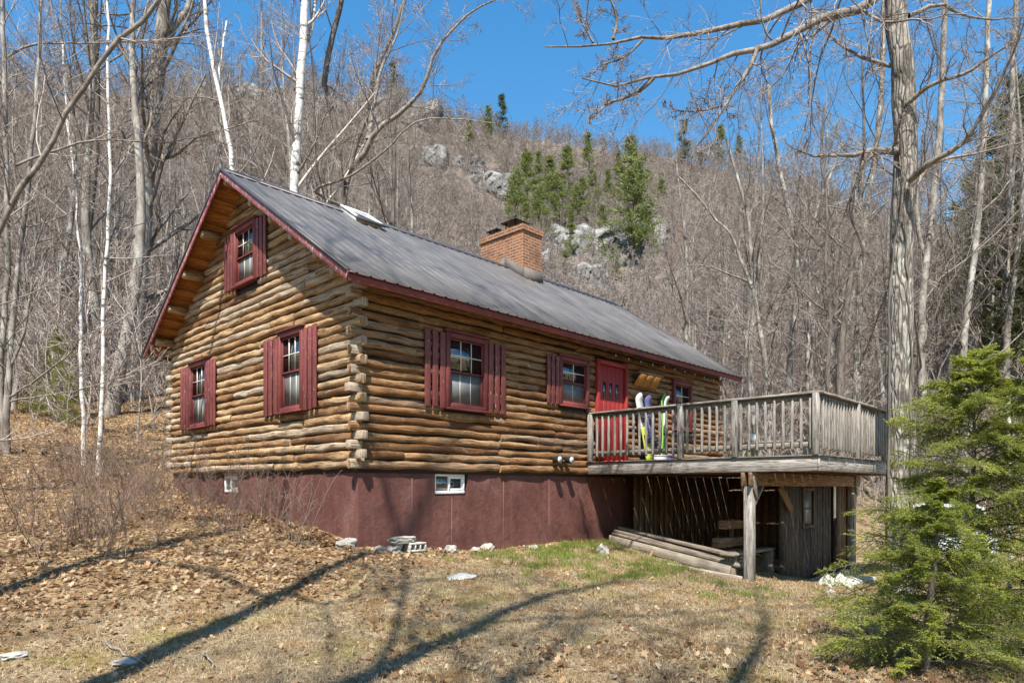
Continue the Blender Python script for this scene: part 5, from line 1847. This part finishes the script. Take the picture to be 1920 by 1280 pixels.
while cnt < 66:
    u = rs.uniform(-60, 640); Z = 7.6 + 6.5 * rs.random()
    x, y = plan(u, Z)
    if x > -.25 and y < 7.7: continue
    if u > 420 and Z < 9.3: continue
    if Z < 8.6 and u > 250: continue
    o = link('bare_shrub', sh[cnt % 4], None, None, (x, y, gz(x, y) - .02))
    o.rotation_euler = (0, 0, rs.uniform(0, 6.28)); s_ = rs.uniform(.6, 1.15); o.scale = (s_, s_, s_)
    tag(o, 'leafless reddish brown shrub of thin stems on the leafy bank', 'shrub', SHG)
    cnt += 1

# ---- conifers
def conifer_mesh(seed, H, base_r, kind='pine', clumps=7, per=12, nl=(.20, .035), nbr=110, first=.12, profile=None, r0=None):
    r = np.random.default_rng(seed)
    k = 10; t = np.linspace(0, 1, k)
    P = np.stack([.01 * H * np.sin(t * 5 + seed), .01 * H * np.cos(t * 4 + seed), -.3 + t * (H + .3)], -1)
    Rt = (r0 or H * .011) * (1 - .95 * t)
    trunk = tubes_mesh('trunk', [(P[None], Rt[None], 7, 0)])
    tb = first + (1 - first) * (np.round(np.sort(r.random(nbr)) * 13) / 13 * .88 + .12 * np.sort(r.random(nbr)))
    tb = np.clip(tb, first, .985)
    s = tb * (k - 1); i = np.minimum(s.astype(int), k - 2)
    B = P[i] + (P[i + 1] - P[i]) * (s - i)[:, None]
    az = r.uniform(0, 2 * PI, nbr)
    q = (tb - first) / (1 - first)
    prof = profile(q) if profile else (1 - q) ** .75 * (.55 + .45 * np.minimum(q / .15, 1))
    ln = base_r * prof * r.uniform(.55, 1.15, nbr) + .03 * H * .4
    el = .05 + .75 * q if kind == 'pine' else -.15 + .6 * q
    D = np.stack([np.cos(az) * np.cos(el), np.sin(az) * np.cos(el), np.sin(el)], -1)
    kb = 5; pts = [B]
    for j in range(kb - 1):
        D = unit(D + np.array([0, 0, .10 if kind == 'pine' else -.06]) + r.normal(0, .07, (nbr, 3)))
        pts.append(pts[-1] + D * (ln / (kb - 1))[:, None])
    C = np.stack(pts, 1)
    CR = np.linspace(1, .3, kb)[None] * (.006 + ln * .010)[:, None]
    bg_ = [(C, CR, 4, 0)]
    # sprays of needles along each branch
    n = nbr * clumps
    tt = (.25 + .75 * (np.arange(clumps)[None] + r.random((nbr, clumps))) / clumps)
    ss = tt * (kb - 1); ii = np.minimum(ss.astype(int), kb - 2)
    cc = C[np.arange(nbr)[:, None], ii] + (C[np.arange(nbr)[:, None], ii + 1] - C[np.arange(nbr)[:, None], ii]) * (ss - ii)[..., None]
    side = unit(np.cross(D, np.array([0, 0, 1.0])))
    cc = cc + side[:, None] * (r.normal(0, .22, (nbr, clumps)) * ln[:, None] * (1.1 - tt))[..., None]
    cc = cc.reshape(-1, 3)
    Dn = np.repeat(D, clumps, 0)
    m = n * per
    d = unit(np.repeat(Dn, per, 0) * .7 + r.normal(0, .6, (m, 3)) + np.array([0, 0, .25]))
    c0 = np.repeat(cc, per, 0) + r.normal(0, nl[0] * .45, (m, 3)) * np.array([1, 1, .55])
    L_ = nl[0] * r.uniform(.6, 1.3, m)[:, None]
    w = unit(np.cross(d, r.normal(size=(m, 3)))) * nl[1]
    V = np.stack([c0 - w * .5, c0 + d * L_ * .5 - w, c0 + d * L_, c0 + d * L_ * .5 + w], 1).reshape(-1, 3)
    bv, bf = tube_arrays(C, CR, 4)
    F = np.arange(m * 4).reshape(-1, 4) + len(bv)
    me = np_mesh('crown', np.concatenate([bv, V]), np.concatenate([bf, F]), 4)
    me.polygons.foreach_set('material_index', np.r_[np.zeros(len(bf), dtype=np.int32), np.ones(m, dtype=np.int32)])
    return trunk, me


def conifer(name, seed, H, base_r, mat, label, group, **kw):
    tr, cr = conifer_mesh(seed, H, base_r, **kw)
    setmats(tr, M['bark_dark']); setmats(cr, M['bark_dark'], M[mat])
    root = empty(name, (0, 0, -400), 0, label, 'tree', group)
    link('trunk', tr, None, root); link('crown', cr, None, root)
    return root
PG = 'pines on the ledges of the mountain'
IRR = lambda q: ((1 - q) ** .95) * (.5 + .5 * np.abs(np.sin(q * 13 + 1)))
pk = [conifer('pine_tree', 601, 15, 3.9, 'pine', '', PG, nl=(.6, .055), per=10, clumps=7, nbr=44, first=.16, profile=IRR),
      conifer('pine_tree', 602, 15, 2.9, 'pine', '', PG, nl=(.55, .055), per=10, clumps=6, nbr=48, first=.1, profile=IRR),
      conifer('pine_tree', 603, 15, 5.2, 'pine', '', PG, nl=(.65, .06), per=10, clumps=9, nbr=46, first=.1, profile=lambda q: np.sqrt(np.clip(1 - q, 0, 1)) * (.4 + .6 * np.sin(q * 10 + 1) ** 2)),
      conifer('pine_tree', 604, 15, 2.3, 'dark_pine', '', PG, nl=(.55, .06), per=9, clumps=5, nbr=75, first=.06)]
PL = [  # u, v top, v base, kind, label
    (1180, 285, 400, 0, 'tall slim pine topmost on the slope straight above the largest one'),
    (1188, 340, 500, 2, 'largest bright green pine spreading over the cliff right of the chimney'),
    (1215, 415, 475, 2, 'low broad pine leaning out at the right of the largest one'),
    (1150, 480, 525, 2, 'low sprawling pine on the rocks below the largest one'),
    (1103, 268, 345, 1, 'narrow dark pine high on the slope above the cliff'),
    (1112, 335, 405, 0, 'pine directly above the pale cliff face'),
    (1062, 300, 400, 0, 'pine in the middle of the green clump above the chimney'),
    (1032, 318, 420, 1, 'left pine of the two tall ones above the chimney cap'),
    (990, 310, 420, 0, 'bushy pine above the left end of the chimney'),
    (966, 345, 440, 2, 'broad pine lowest on the left of the green clump'),
    (1010, 370, 455, 2, 'broad pale pine low behind the chimney top'),
    (1070, 410, 480, 1, 'thin pine hanging at the left edge of the cliff'),
    (1060, 480, 530, 2, 'low pine just right of the chimney'),
    (1140, 335, 400, 1, 'slim pine between the two tall ones over the cliff'),
    (1092, 350, 420, 0, 'pale green pine left of the cliff top'),
    (940, 195, 258, 3, 'lone dark spruce on the left skyline shoulder'),
    (915, 215, 280, 1, 'thin pine just below the lone spruce on the shoulder'),
    (880, 240, 300, 1, 'faint pine among the bare trees over the grey ledges'),
    (1283, 218, 285, 3, 'lone dark spruce standing up from the right skyline'),
    (1350, 252, 320, 0, 'rounded pine on the skyline right of the lone spruce'),
    (1385, 270, 330, 1, 'second pine right of the lone skyline spruce'),
    (736, 140, 205, 3, 'dark spruce on the cliff top seen through the maple branches'),
    (350, 172, 200, 1, 'small bright pine on the ridge left of the slim forked birch'),
    (560, 178, 225, 1, 'little pine on the cliff edge by the thick white birch'),
    (1240, 340, 400, 1, 'faint pine on the slope right of the largest one'),
    (1545, 465, 520, 0, 'yellowish pine glimpsed through the wood right of the cabin'),
    (1500, 410, 470, 1, 'pale pine glimpsed high in the wood right of the cabin'),
    (1130, 395, 450, 0, 'pale pine at the foot of the clump beside the largest one'),
    (985, 395, 465, 0, 'pine lowest beside the chimney cap'),
    (1045, 350, 430, 2, 'widest pine in the middle of the green clump'),
    (1160, 300, 365, 1, 'slim pine touching the topmost one on the slope'),
    (1080, 365, 425, 2, 'bushy pine at the right edge of the green clump'),
    (1010, 300, 365, 1, 'dark pine at the upper edge of the green clump'),
]
pu = set()
for (u, vt, vb, kd, lab) in PL:
    p, Z = hit(u, vb, 60, 330)
    if Z > 325: p, Z = hit(u, vb + 25, 60, 330)
    h = (vb - vt) / FPX * Z
    o = pk[kd] if kd not in pu else copy_tree(pk[kd])
    pu.add(kd)
    o.location = p - np.array([0, 0, .4]); o.rotation_euler = (0, 0, rt.uniform(0, 6.28)); s_ = h / 15; s_ *= 1.25; w_ = s_ * (1.55 if kd != 2 else 1.5)
    o.scale = (w_, w_, s_); o['label'] = lab

# dark white pines at the right edge
DG = 'dark pines at the right edge of the wood'
dk = conifer('pine_tree', 611, 22, 4.6, 'dark_pine', '', DG, nl=(.34, .035), per=16, clumps=9, nbr=120, first=.3)
for n_, (u, vt, Z, lab) in enumerate(((1905, 150, 40, 'tall dark pine filling the right edge of the photo'), (1860, 255, 46, 'dark pine just left of the tallest one at the right edge'), (1815, 330, 54, 'smaller dark pine farthest from the right edge'), (1960, 80, 34, 'dark pine cut by the right edge of the photo'), (1935, 330, 30, 'low dark pine hanging over the right edge'))):
    x, y = plan(u, Z); zb = gz(x, y); h = CAM[2] + (V0 - vt) / FPX * Z - zb
    o = dk if n_ == 0 else copy_tree(dk)
    o.location = (x, y, zb - .2); o.rotation_euler = (0, 0, rt.uniform(0, 6.28)); o.scale = (h / 22 * 1.05,) * 2 + (h / 22,)
    o['label'] = lab
# pale young pines in the wood at left
sk_ = conifer('pine_sapling', 621, 3.0, .85, 'sapling', '', 'young pines in the wood left of the cabin', nl=(.13, .007), per=16, clumps=9, nbr=60, first=.1)
for n_, (u, vt, vb, Z, lab) in enumerate(((115, 605, 775, 20.5, 'feathery yellow-green young pine between the left trees'), (82, 655, 775, 21.5, 'smaller young pine left of the feathery one'), (200, 805, 860, 14.2, 'tiny green pine seedling at the foot of the thin birches'), (132, 668, 770, 19.5, 'young pine right behind the left thin birch'), (52, 705, 770, 22, 'low young pine nearest the left edge trees'))):
    x, y = plan(u, Z); h = (vb - vt) / FPX * Z
    o = sk_ if n_ == 0 else copy_tree(sk_)
    o.location = (x, y, gz(x, y) - .05); o.rotation_euler = (0, 0, n_ * 1.7); o.scale = (h / 3 * 1.1,) * 2 + (h / 3,)
    o['label'] = lab

# ---- the young hemlock in the right foreground
def hemlock(name, u, vtop, Z, spread, seed, label, nbr=98):
    r = np.random.default_rng(seed)
    x, y = plan(u, Z); zb = gz(x, y)
    H = CAM[2] + (V0 - vtop) / FPX * Z - zb
    k = 12; t = np.linspace(0, 1, k)
    P = np.stack([.05 * np.sin(t * 5 + seed), .05 * np.cos(t * 4), -.1 + t * (H + .1)], -1)
    P[-2:, 0] += np.array([.03, .12]); 
    Rt = .045 * (1 - .94 * t)
    trunk = setmats(tubes_mesh('trunk', [(P[None], Rt[None], 8, 0)]), M['bark_dark'])
    tb = .04 + .94 * (np.arange(nbr) + r.random(nbr)) / nbr
    s = tb * (k - 1); i = np.minimum(s.astype(int), k - 2)
    B = P[i] + (P[i + 1] - P[i]) * (s - i)[:, None]
    az = np.arange(nbr) * 2.399 + r.normal(0, .3, nbr)
    ln = spread * ((1 - tb) ** .8 * .95 + .05) * r.uniform(.62, 1.18, nbr)
    el = .18 + .55 * tb + r.normal(0, .08, nbr)
    D = np.stack([np.cos(az) * np.cos(el), np.sin(az) * np.cos(el), np.sin(el)], -1)
    kb = 9; pts = [B]
    for j in range(kb - 1):
        D = unit(D + np.array([0, 0, -.075 - .02 * j / kb]) + r.normal(0, .045, (nbr, 3)))
        pts.append(pts[-1] + D * (ln / (kb - 1))[:, None])
    C = np.stack(pts, 1); CR = np.linspace(1, .2, kb)[None] * (.002 + .007 * ln)[:, None]
    gs = [(C, CR, 4, 0)]
    def sideways(P_, R_, m, t0, t1, ang, lf, k2, droop, sd):
        """flat sprays: side twigs leave left and right in the spray's own plane"""
        n, kk, _ = P_.shape
        tt = t0 + (t1 - t0) * (np.arange(m)[None] + r.random((n, m)) * .7) / m
        ss = tt * (kk - 1); ii = np.minimum(ss.astype(int), kk - 2); f = (ss - ii)[..., None]
        ar = np.arange(n)[:, None]
        b = P_[ar, ii] * (1 - f) + P_[ar, ii + 1] * f
        T = unit(P_[ar, ii + 1] - P_[ar, ii])
        hx = unit(np.cross(T, np.array([0, 0, 1.0]))); rl = r.normal(0, .55, (n, 1))[..., None]
        sx = (hx * np.cos(rl) + np.cross(hx, T) * np.sin(rl)) * np.where(np.arange(m) % 2 == 0, 1, -1)[None, :, None]
        a = np.radians(r.normal(ang, 9, (n, m)))[..., None]
        D_ = unit(T * np.cos(a) + sx * np.sin(a) + r.normal(0, .10, (n, m, 3)))
        Lp = np.linalg.norm(np.diff(P_, axis=1), axis=2).sum(1)
        Ln = lf * Lp[:, None] * (1.05 - .8 * tt) * r.uniform(.6, 1.2, (n, m)) + .03
        pt = [b]
        for j in range(k2 - 1):
            D_ = unit(D_ + np.array([0, 0, droop]) + r.normal(0, .05, (n, m, 3)))
            pt.append(pt[-1] + D_ * (Ln / (k2 - 1))[..., None])
        C_ = np.stack(pt, 2).reshape(n * m, k2, 3)
        return C_, np.broadcast_to(np.linspace(sd, sd * .5, k2)[None], (n * m, k2)).copy()
    C2, R2 = sideways(C, CR, 22, .12, 1.0, 52, .42, 5, -.07, .0022); gs.append((C2, R2, 3, 0))
    C3, R3 = sideways(C2, R2, 8, .1, 1.0, 48, .45, 3, -.05, .0013); gs.append((C3, R3, 3, 0))
    bv, bf = [], []
    off = 0
    for P_, R_, sdn, _s in gs:
        v_, f_ = tube_arrays(P_, R_, sdn); bv.append(v_); bf.append(f_ + off); off += len(v_)
    # needles: two flat ranks
    NV = []
    for P_, per, t0 in ((C, 40, .3), (C2, 28, .03), (C3, 17, .0)):
        n, kk, _ = P_.shape
        tt = t0 + (1 - t0) * (np.arange(per)[None] + r.random((n, per))) / per
        ss = tt * (kk - 1); ii = np.minimum(ss.astype(int), kk - 2); f = (ss - ii)[..., None]; ar = np.arange(n)[:, None]
        b = P_[ar, ii] * (1 - f) + P_[ar, ii + 1] * f
        T = unit(P_[ar, ii + 1] - P_[ar, ii])
        sx = unit(np.cross(T, np.array([0, 0, 1.0]))) * np.where(r.random((n, per)) < .5, 1, -1)[..., None]
        d = unit(sx + T * .6 + r.normal(0, .38, (n, per, 3)))
        w = unit(np.cross(d, unit(np.array([0, 0, 1.0]) + r.normal(0, .8, (n, per, 3))))) * .0026
        Ln = r.uniform(.011, .021, (n, per))[..., None]
        NV.append(np.stack([b - w * .6, b + d * Ln * .5 - w, b + d * Ln, b + d * Ln * .5 + w], 2).reshape(-1, 3))
    NV = np.concatenate(NV)
    bv = np.concatenate(bv); bf = np.concatenate(bf)
    nf = np.arange(len(NV)).reshape(-1, 4)
    # shared vertices per twig keep one random tint for a whole spray
    me = np_mesh('foliage', NV, nf, 4); me.materials.append(M['hemlock'])
    mb_ = np_mesh('branch', bv, bf, 4); mb_.materials.append(M['bark_dark'])
    root = empty(name, (x, y, zb), 0, label, 'tree', None)
    link('trunk', trunk, None, root); o1 = link('crown', mb_, None, root); link('foliage', me, None, o1)
    return root
hemlock('hemlock_tree', 1815, 662, 6.2, 1.62, 31, 'bushy young hemlock with bright green drooping sprays in the right foreground')
hemlock('hemlock_tree', 1950, 640, 5.9, 1.35, 32, 'second young hemlock cut by the right edge of the photo', 62)
hemlock('hemlock_tree', 1745, 905, 5.3, .85, 33, 'lowest young hemlock in front of the bushy one', 44)
# thin pale stem in front of the car
pw_ = plan(1893, 7.6)
zb = gz(*pw_)
MBp = MB().tube([(pw_[0], pw_[1], zb - .1), (pw_[0] + .01, pw_[1], zb + 1.2), (pw_[0] - .005, pw_[1] + .01, CAM[2] + (V0 - 708) / FPX * 7.6)], [.022, .020, .017], 8)
tag(MBp.build('pole', M['birch'], None, smooth=True), 'thin white mottled pole standing straight behind the young hemlock', 'pole')

# ---- cliffs
def cliff_mesh(w, h, d, seed):
    """a broken rock face: blocks of uneven depth that sink back into the slope at the rim"""
    r = np.random.default_rng(seed)
    nx, nz = 90, 60
    U, Vv = np.meshgrid(np.linspace(-1, 1, nx), np.linspace(0, 1, nz), indexing='ij')
    ns = 46
    sx, sz = r.uniform(-1, 1, ns), r.uniform(0, 1, ns); off = r.uniform(-.5, .5, ns); tx, tz = r.normal(0, .5, ns), r.normal(0, .35, ns)
    asp = w / h
    wx = U + .04 * np.sin(Vv * 17 + 3) ; wz = Vv + .03 * np.sin(U * 13)
    dd = ((wx[..., None] - sx) * asp * 1.5) ** 2 + ((wz[..., None] - sz) * 1.5) ** 2
    k = dd.argmin(-1)
    dep = off[k] + tx[k] * (U - sx[k]) * asp * .5 + tz[k] * (Vv - sz[k])
    dep = dep + .08 * np.sin(U * 37 + Vv * 9) * np.sin(Vv * 31) + r.normal(0, .03, dep.shape)
    rim = np.minimum(np.minimum(1 - np.abs(U) ** 2.2 * (1 + .3 * np.sin(Vv * 9 + seed)), 1), np.minimum(Vv * 6 + .3, 1)) * np.minimum((1 - Vv) * 5 + .15 * np.sin(U * 15 + seed) + .1, 1)
    Y = -d * (dep * .42 + .5) * np.clip(rim, -.6, 1) + d * .5 + Vv * h * .42
    Z = Vv * h - .15 * h + .05 * h * np.sin(U * 8 + seed)
    X = U * w / 2 + .03 * w * off[k]
    idx = np.arange(nx * nz).reshape(nx, nz)
    q = np.stack([idx[:-1, :-1], idx[1:, :-1], idx[1:, 1:], idx[:-1, 1:]], -1).reshape(-1, 4)
    front = np.stack([X, Y, Z], -1).reshape(-1, 3)
    back = front + np.array([0, d * 1.2 + 1, 0])
    n0 = len(front)
    rimi = np.concatenate([idx[:, 0], idx[-1, 1:], idx[-2::-1, -1], idx[0, -2:0:-1]])
    r2 = np.roll(rimi, -1)
    side = np.stack([rimi, rimi + n0, r2 + n0, r2], -1)
    return np_mesh('rock_cliff', np.vstack([front, back]), np.vstack([q, q[:, ::-1] + n0, side]), 4)


CLIFF_AT = []
def cliff(u, v, w_px, h_px, seed, label, Zr=(60, 330)):
    p, Z = hit(u, v + h_px * .3, *Zr)
    w = w_px / FPX * Z; h = h_px / FPX * Z
    CLIFF_AT.append((u, Z, w_px * (1.15 if 1000 < u < 1300 else .9)))
    o = link('rock_cliff', cliff_mesh(w * 1.35, h * 1.4, h * .6, seed), M['cliff'], None, tuple(p))
    o.rotation_euler = (0, 0, TH - PI / 2 + random.uniform(-.3, .3))
    return tag(o, label, 'cliff')
CL = [(1110, 462, 105, 66, 'pale cliff face right of the chimney under the pines'), (1160, 480, 80, 60, 'dark cleft rock right beside the pale cliff face'), (1062, 462, 75, 50, 'low grey ledge at the left end of the pale cliff'), (1238, 445, 70, 60, 'dark rock outcrop right of the largest pine'), (905, 345, 95, 42, 'grey rock ledges on the slope left of the green clump'),
      (945, 352, 55, 40, 'dark overhanging rock beside the grey ledges'), (770, 292, 90, 35, 'white streaked rock ledge seen through the maple branches'), (470, 185, 150, 60, 'dark craggy cliff top behind the slim forked birch'), (540, 190, 100, 55, 'dark craggy cliff top behind the thick white birch'), (640, 205, 120, 50, 'dark cliff edge behind the spreading maple'), (735, 215, 110, 45, 'dark cliff edge under the ridge spruce'),
      (1000, 500, 40, 50, 'pale rock just behind the chimney foot'), (1095, 520, 70, 40, 'broken grey rock under the pale cliff'), (868, 310, 60, 32, 'upper grey ledge above the left rocks')]
for i, (u, v, w_, h_, lab) in enumerate(CL): cliff(u, v, w_, h_, 700 + i, lab)

# ---- far wood on the mountain and brush: one mass each
def stuff_field(name, pts, protos, smin, smax, label, cat, seed, tilt=.05):
    me = bpy.data.meshes.new(name)
    me.from_pydata([tuple(p) for p in pts], [], [])
    o = link(name, me, None)
    tag(o, label, cat, None, 'stuff')
    ng = bpy.data.node_groups.new(name, 'GeometryNodeTree')
    ng.interface.new_socket('Geometry', in_out='INPUT', socket_type='NodeSocketGeometry')
    ng.interface.new_socket('Geometry', in_out='OUTPUT', socket_type='NodeSocketGeometry')
    gi = ng.nodes.new('NodeGroupInput'); go = ng.nodes.new('NodeGroupOutput')
    jn = ng.nodes.new('GeometryNodeJoinGeometry')
    for pm in protos:
        po = bpy.data.objects.new(pm.name + '_kind', pm)
        oi = ng.nodes.new('GeometryNodeObjectInfo'); oi.inputs['Object'].default_value = po; oi.inputs['As Instance'].default_value = True
        ng.links.new(oi.outputs['Geometry'], jn.inputs[0])
    ip = ng.nodes.new('GeometryNodeInstanceOnPoints')
    ip.inputs['Pick Instance'].default_value = True
    rv = ng.nodes.new('FunctionNodeRandomValue'); rv.data_type = 'FLOAT_VECTOR'
    rv.inputs[0].default_value = (-tilt, -tilt, 0); rv.inputs[1].default_value = (tilt, tilt, 6.283); rv.inputs['Seed'].default_value = seed
    rs_ = ng.nodes.new('FunctionNodeRandomValue'); rs_.data_type = 'FLOAT'
    rs_.inputs[2].default_value = smin; rs_.inputs[3].default_value = smax; rs_.inputs['Seed'].default_value = seed + 1
    ng.links.new(gi.outputs[0], ip.inputs['Points']); ng.links.new(jn.outputs[0], ip.inputs['Instance'])
    ng.links.new(rv.outputs[0], ip.inputs['Rotation']); ng.links.new(rs_.outputs[1], ip.inputs['Scale'])
    ng.links.new(ip.outputs[0], go.inputs[0])
    md = o.modifiers.new('field', 'NODES'); md.node_group = ng
    return o


def far_proto(seed, H, r0, rmin, twig='twig_far', nl=13, n2=6, n3=5, n4=3, first=.3, llen=.3, spread=45):
    tr, cr = bare_tree_mesh(seed, H, r0, first=first, nl=nl, n2=n2, n3=n3, n4=n4, rmin=rmin, llen=llen, spread=spread)
    bm = bmesh.new(); bm.from_mesh(tr)
    n0 = len(bm.faces); bm.from_mesh(cr)
    bm.faces.ensure_lookup_table()
    for i_, f in enumerate(bm.faces): f.material_index = 0 if i_ < n0 else 1
    me = bpy.data.meshes.new('woodland_tree'); bm.to_mesh(me); bm.free()
    bpy.data.meshes.remove(tr); bpy.data.meshes.remove(cr)
    setmats(me, M['limb'], M[twig])
    return me


rf_ = np.random.default_rng(41)
FP = [far_proto(800 + i, 12 + rf_.uniform(-1.5, 2), .14, .020) for i in range(7)]
FP2 = [far_proto(820 + i, 12 + rf_.uniform(-1.5, 2), .17, .034, first=.2, nl=14, n2=5, n3=4, n4=3) for i in range(5)]
def mass(n, z0, z1, centre):
    u = rf_.uniform(-420, 2340, n); Z = np.sqrt(rf_.uniform(z0 ** 2, z1 ** 2, n))
    mid = (u > 800) & (u < 1290)
    k = mid if centre else ~mid
    u, Z = u[k], Z[k]
    if centre:
        # the cliff faces and the pine ledges stand open
        k = ~((Z < 140) & (rf_.random(len(u)) < .2))
        u, Z = u[k], Z[k]
    for (uc, Zc, wc) in CLIFF_AT:
        k = ~((np.abs(u - uc) < wc * .5) & (Z > Zc - 30) & (Z < Zc + 6) & (rf_.random(len(u)) < (.85 if 1000 < uc < 1300 else .5)))
        u, Z = u[k], Z[k]
    xy = CAM[:2] + Z[:, None] * FW[:2] + (Z * (u - 960) / FPX)[:, None] * RT[:2]
    return np.c_[xy, hz(xy[:, 0], xy[:, 1]) - .3]
stuff_field('bare_woods', mass(9000, 60, 325, False), FP, .5, 1.05, 'grey-brown leafless wood covering the flanks of the mountain', 'woods', 5)
stuff_field('bare_woods', mass(17000, 70, 325, True), FP2, .30, .75, 'low leafless wood on the open mountain slope over the roof', 'woods', 15)
rp = far_proto(850, 9, .09, .02, 'twig_red', 14, 7, 6, 3, .15)
pr_ = [hit(u_, v_, 60, 330)[0] for u_, v_ in ((1285, 500), (1300, 490), (1270, 515), (1310, 505), (1290, 520), (1255, 525), (1320, 520))]
stuff_field('budding_thicket', np.array(pr_), [rp], .8, 1.2, 'thicket of trees flushed red with buds on the slope right of the cliff', 'thicket', 6)
# understorey brush between the trunks
BP = []
for i in range(4):
    tr, cr = bare_tree_mesh(900 + i, 3.6, .022, first=.12, nl=12, n2=6, n3=4, n4=0, rmin=.0045, llen=.34, spread=40, lean=.06)
    bm = bmesh.new(); bm.from_mesh(tr); bm.from_mesh(cr)
    for f in bm.faces: f.material_index = 0
    me = bpy.data.meshes.new('brush'); bm.to_mesh(me); bm.free(); setmats(me, M['twig']); BP.append(me)
n = 4200
u = rf_.uniform(-300, 2250, n); Z = 16 + 75 * rf_.random(n) ** .8
xy = CAM[:2] + Z[:, None] * FW[:2] + (Z * (u - 960) / FPX)[:, None] * RT[:2]
ok = ~((xy[:, 0] > -1.5) & (xy[:, 0] < 13.5) & (xy[:, 1] > -8) & (xy[:, 1] < 9)) & ((u < 300) | (Z > 24)) & ((u > 300) | (Z > 18)) & ((u < 800) | (u > 1290) | (Z > 45))
xy = xy[ok]
stuff_field('undergrowth', np.c_[xy, hz(xy[:, 0], xy[:, 1]) - .05], BP, .6, 1.7, 'tangle of leafless saplings and brush between the trunks', 'undergrowth', 8, .15)
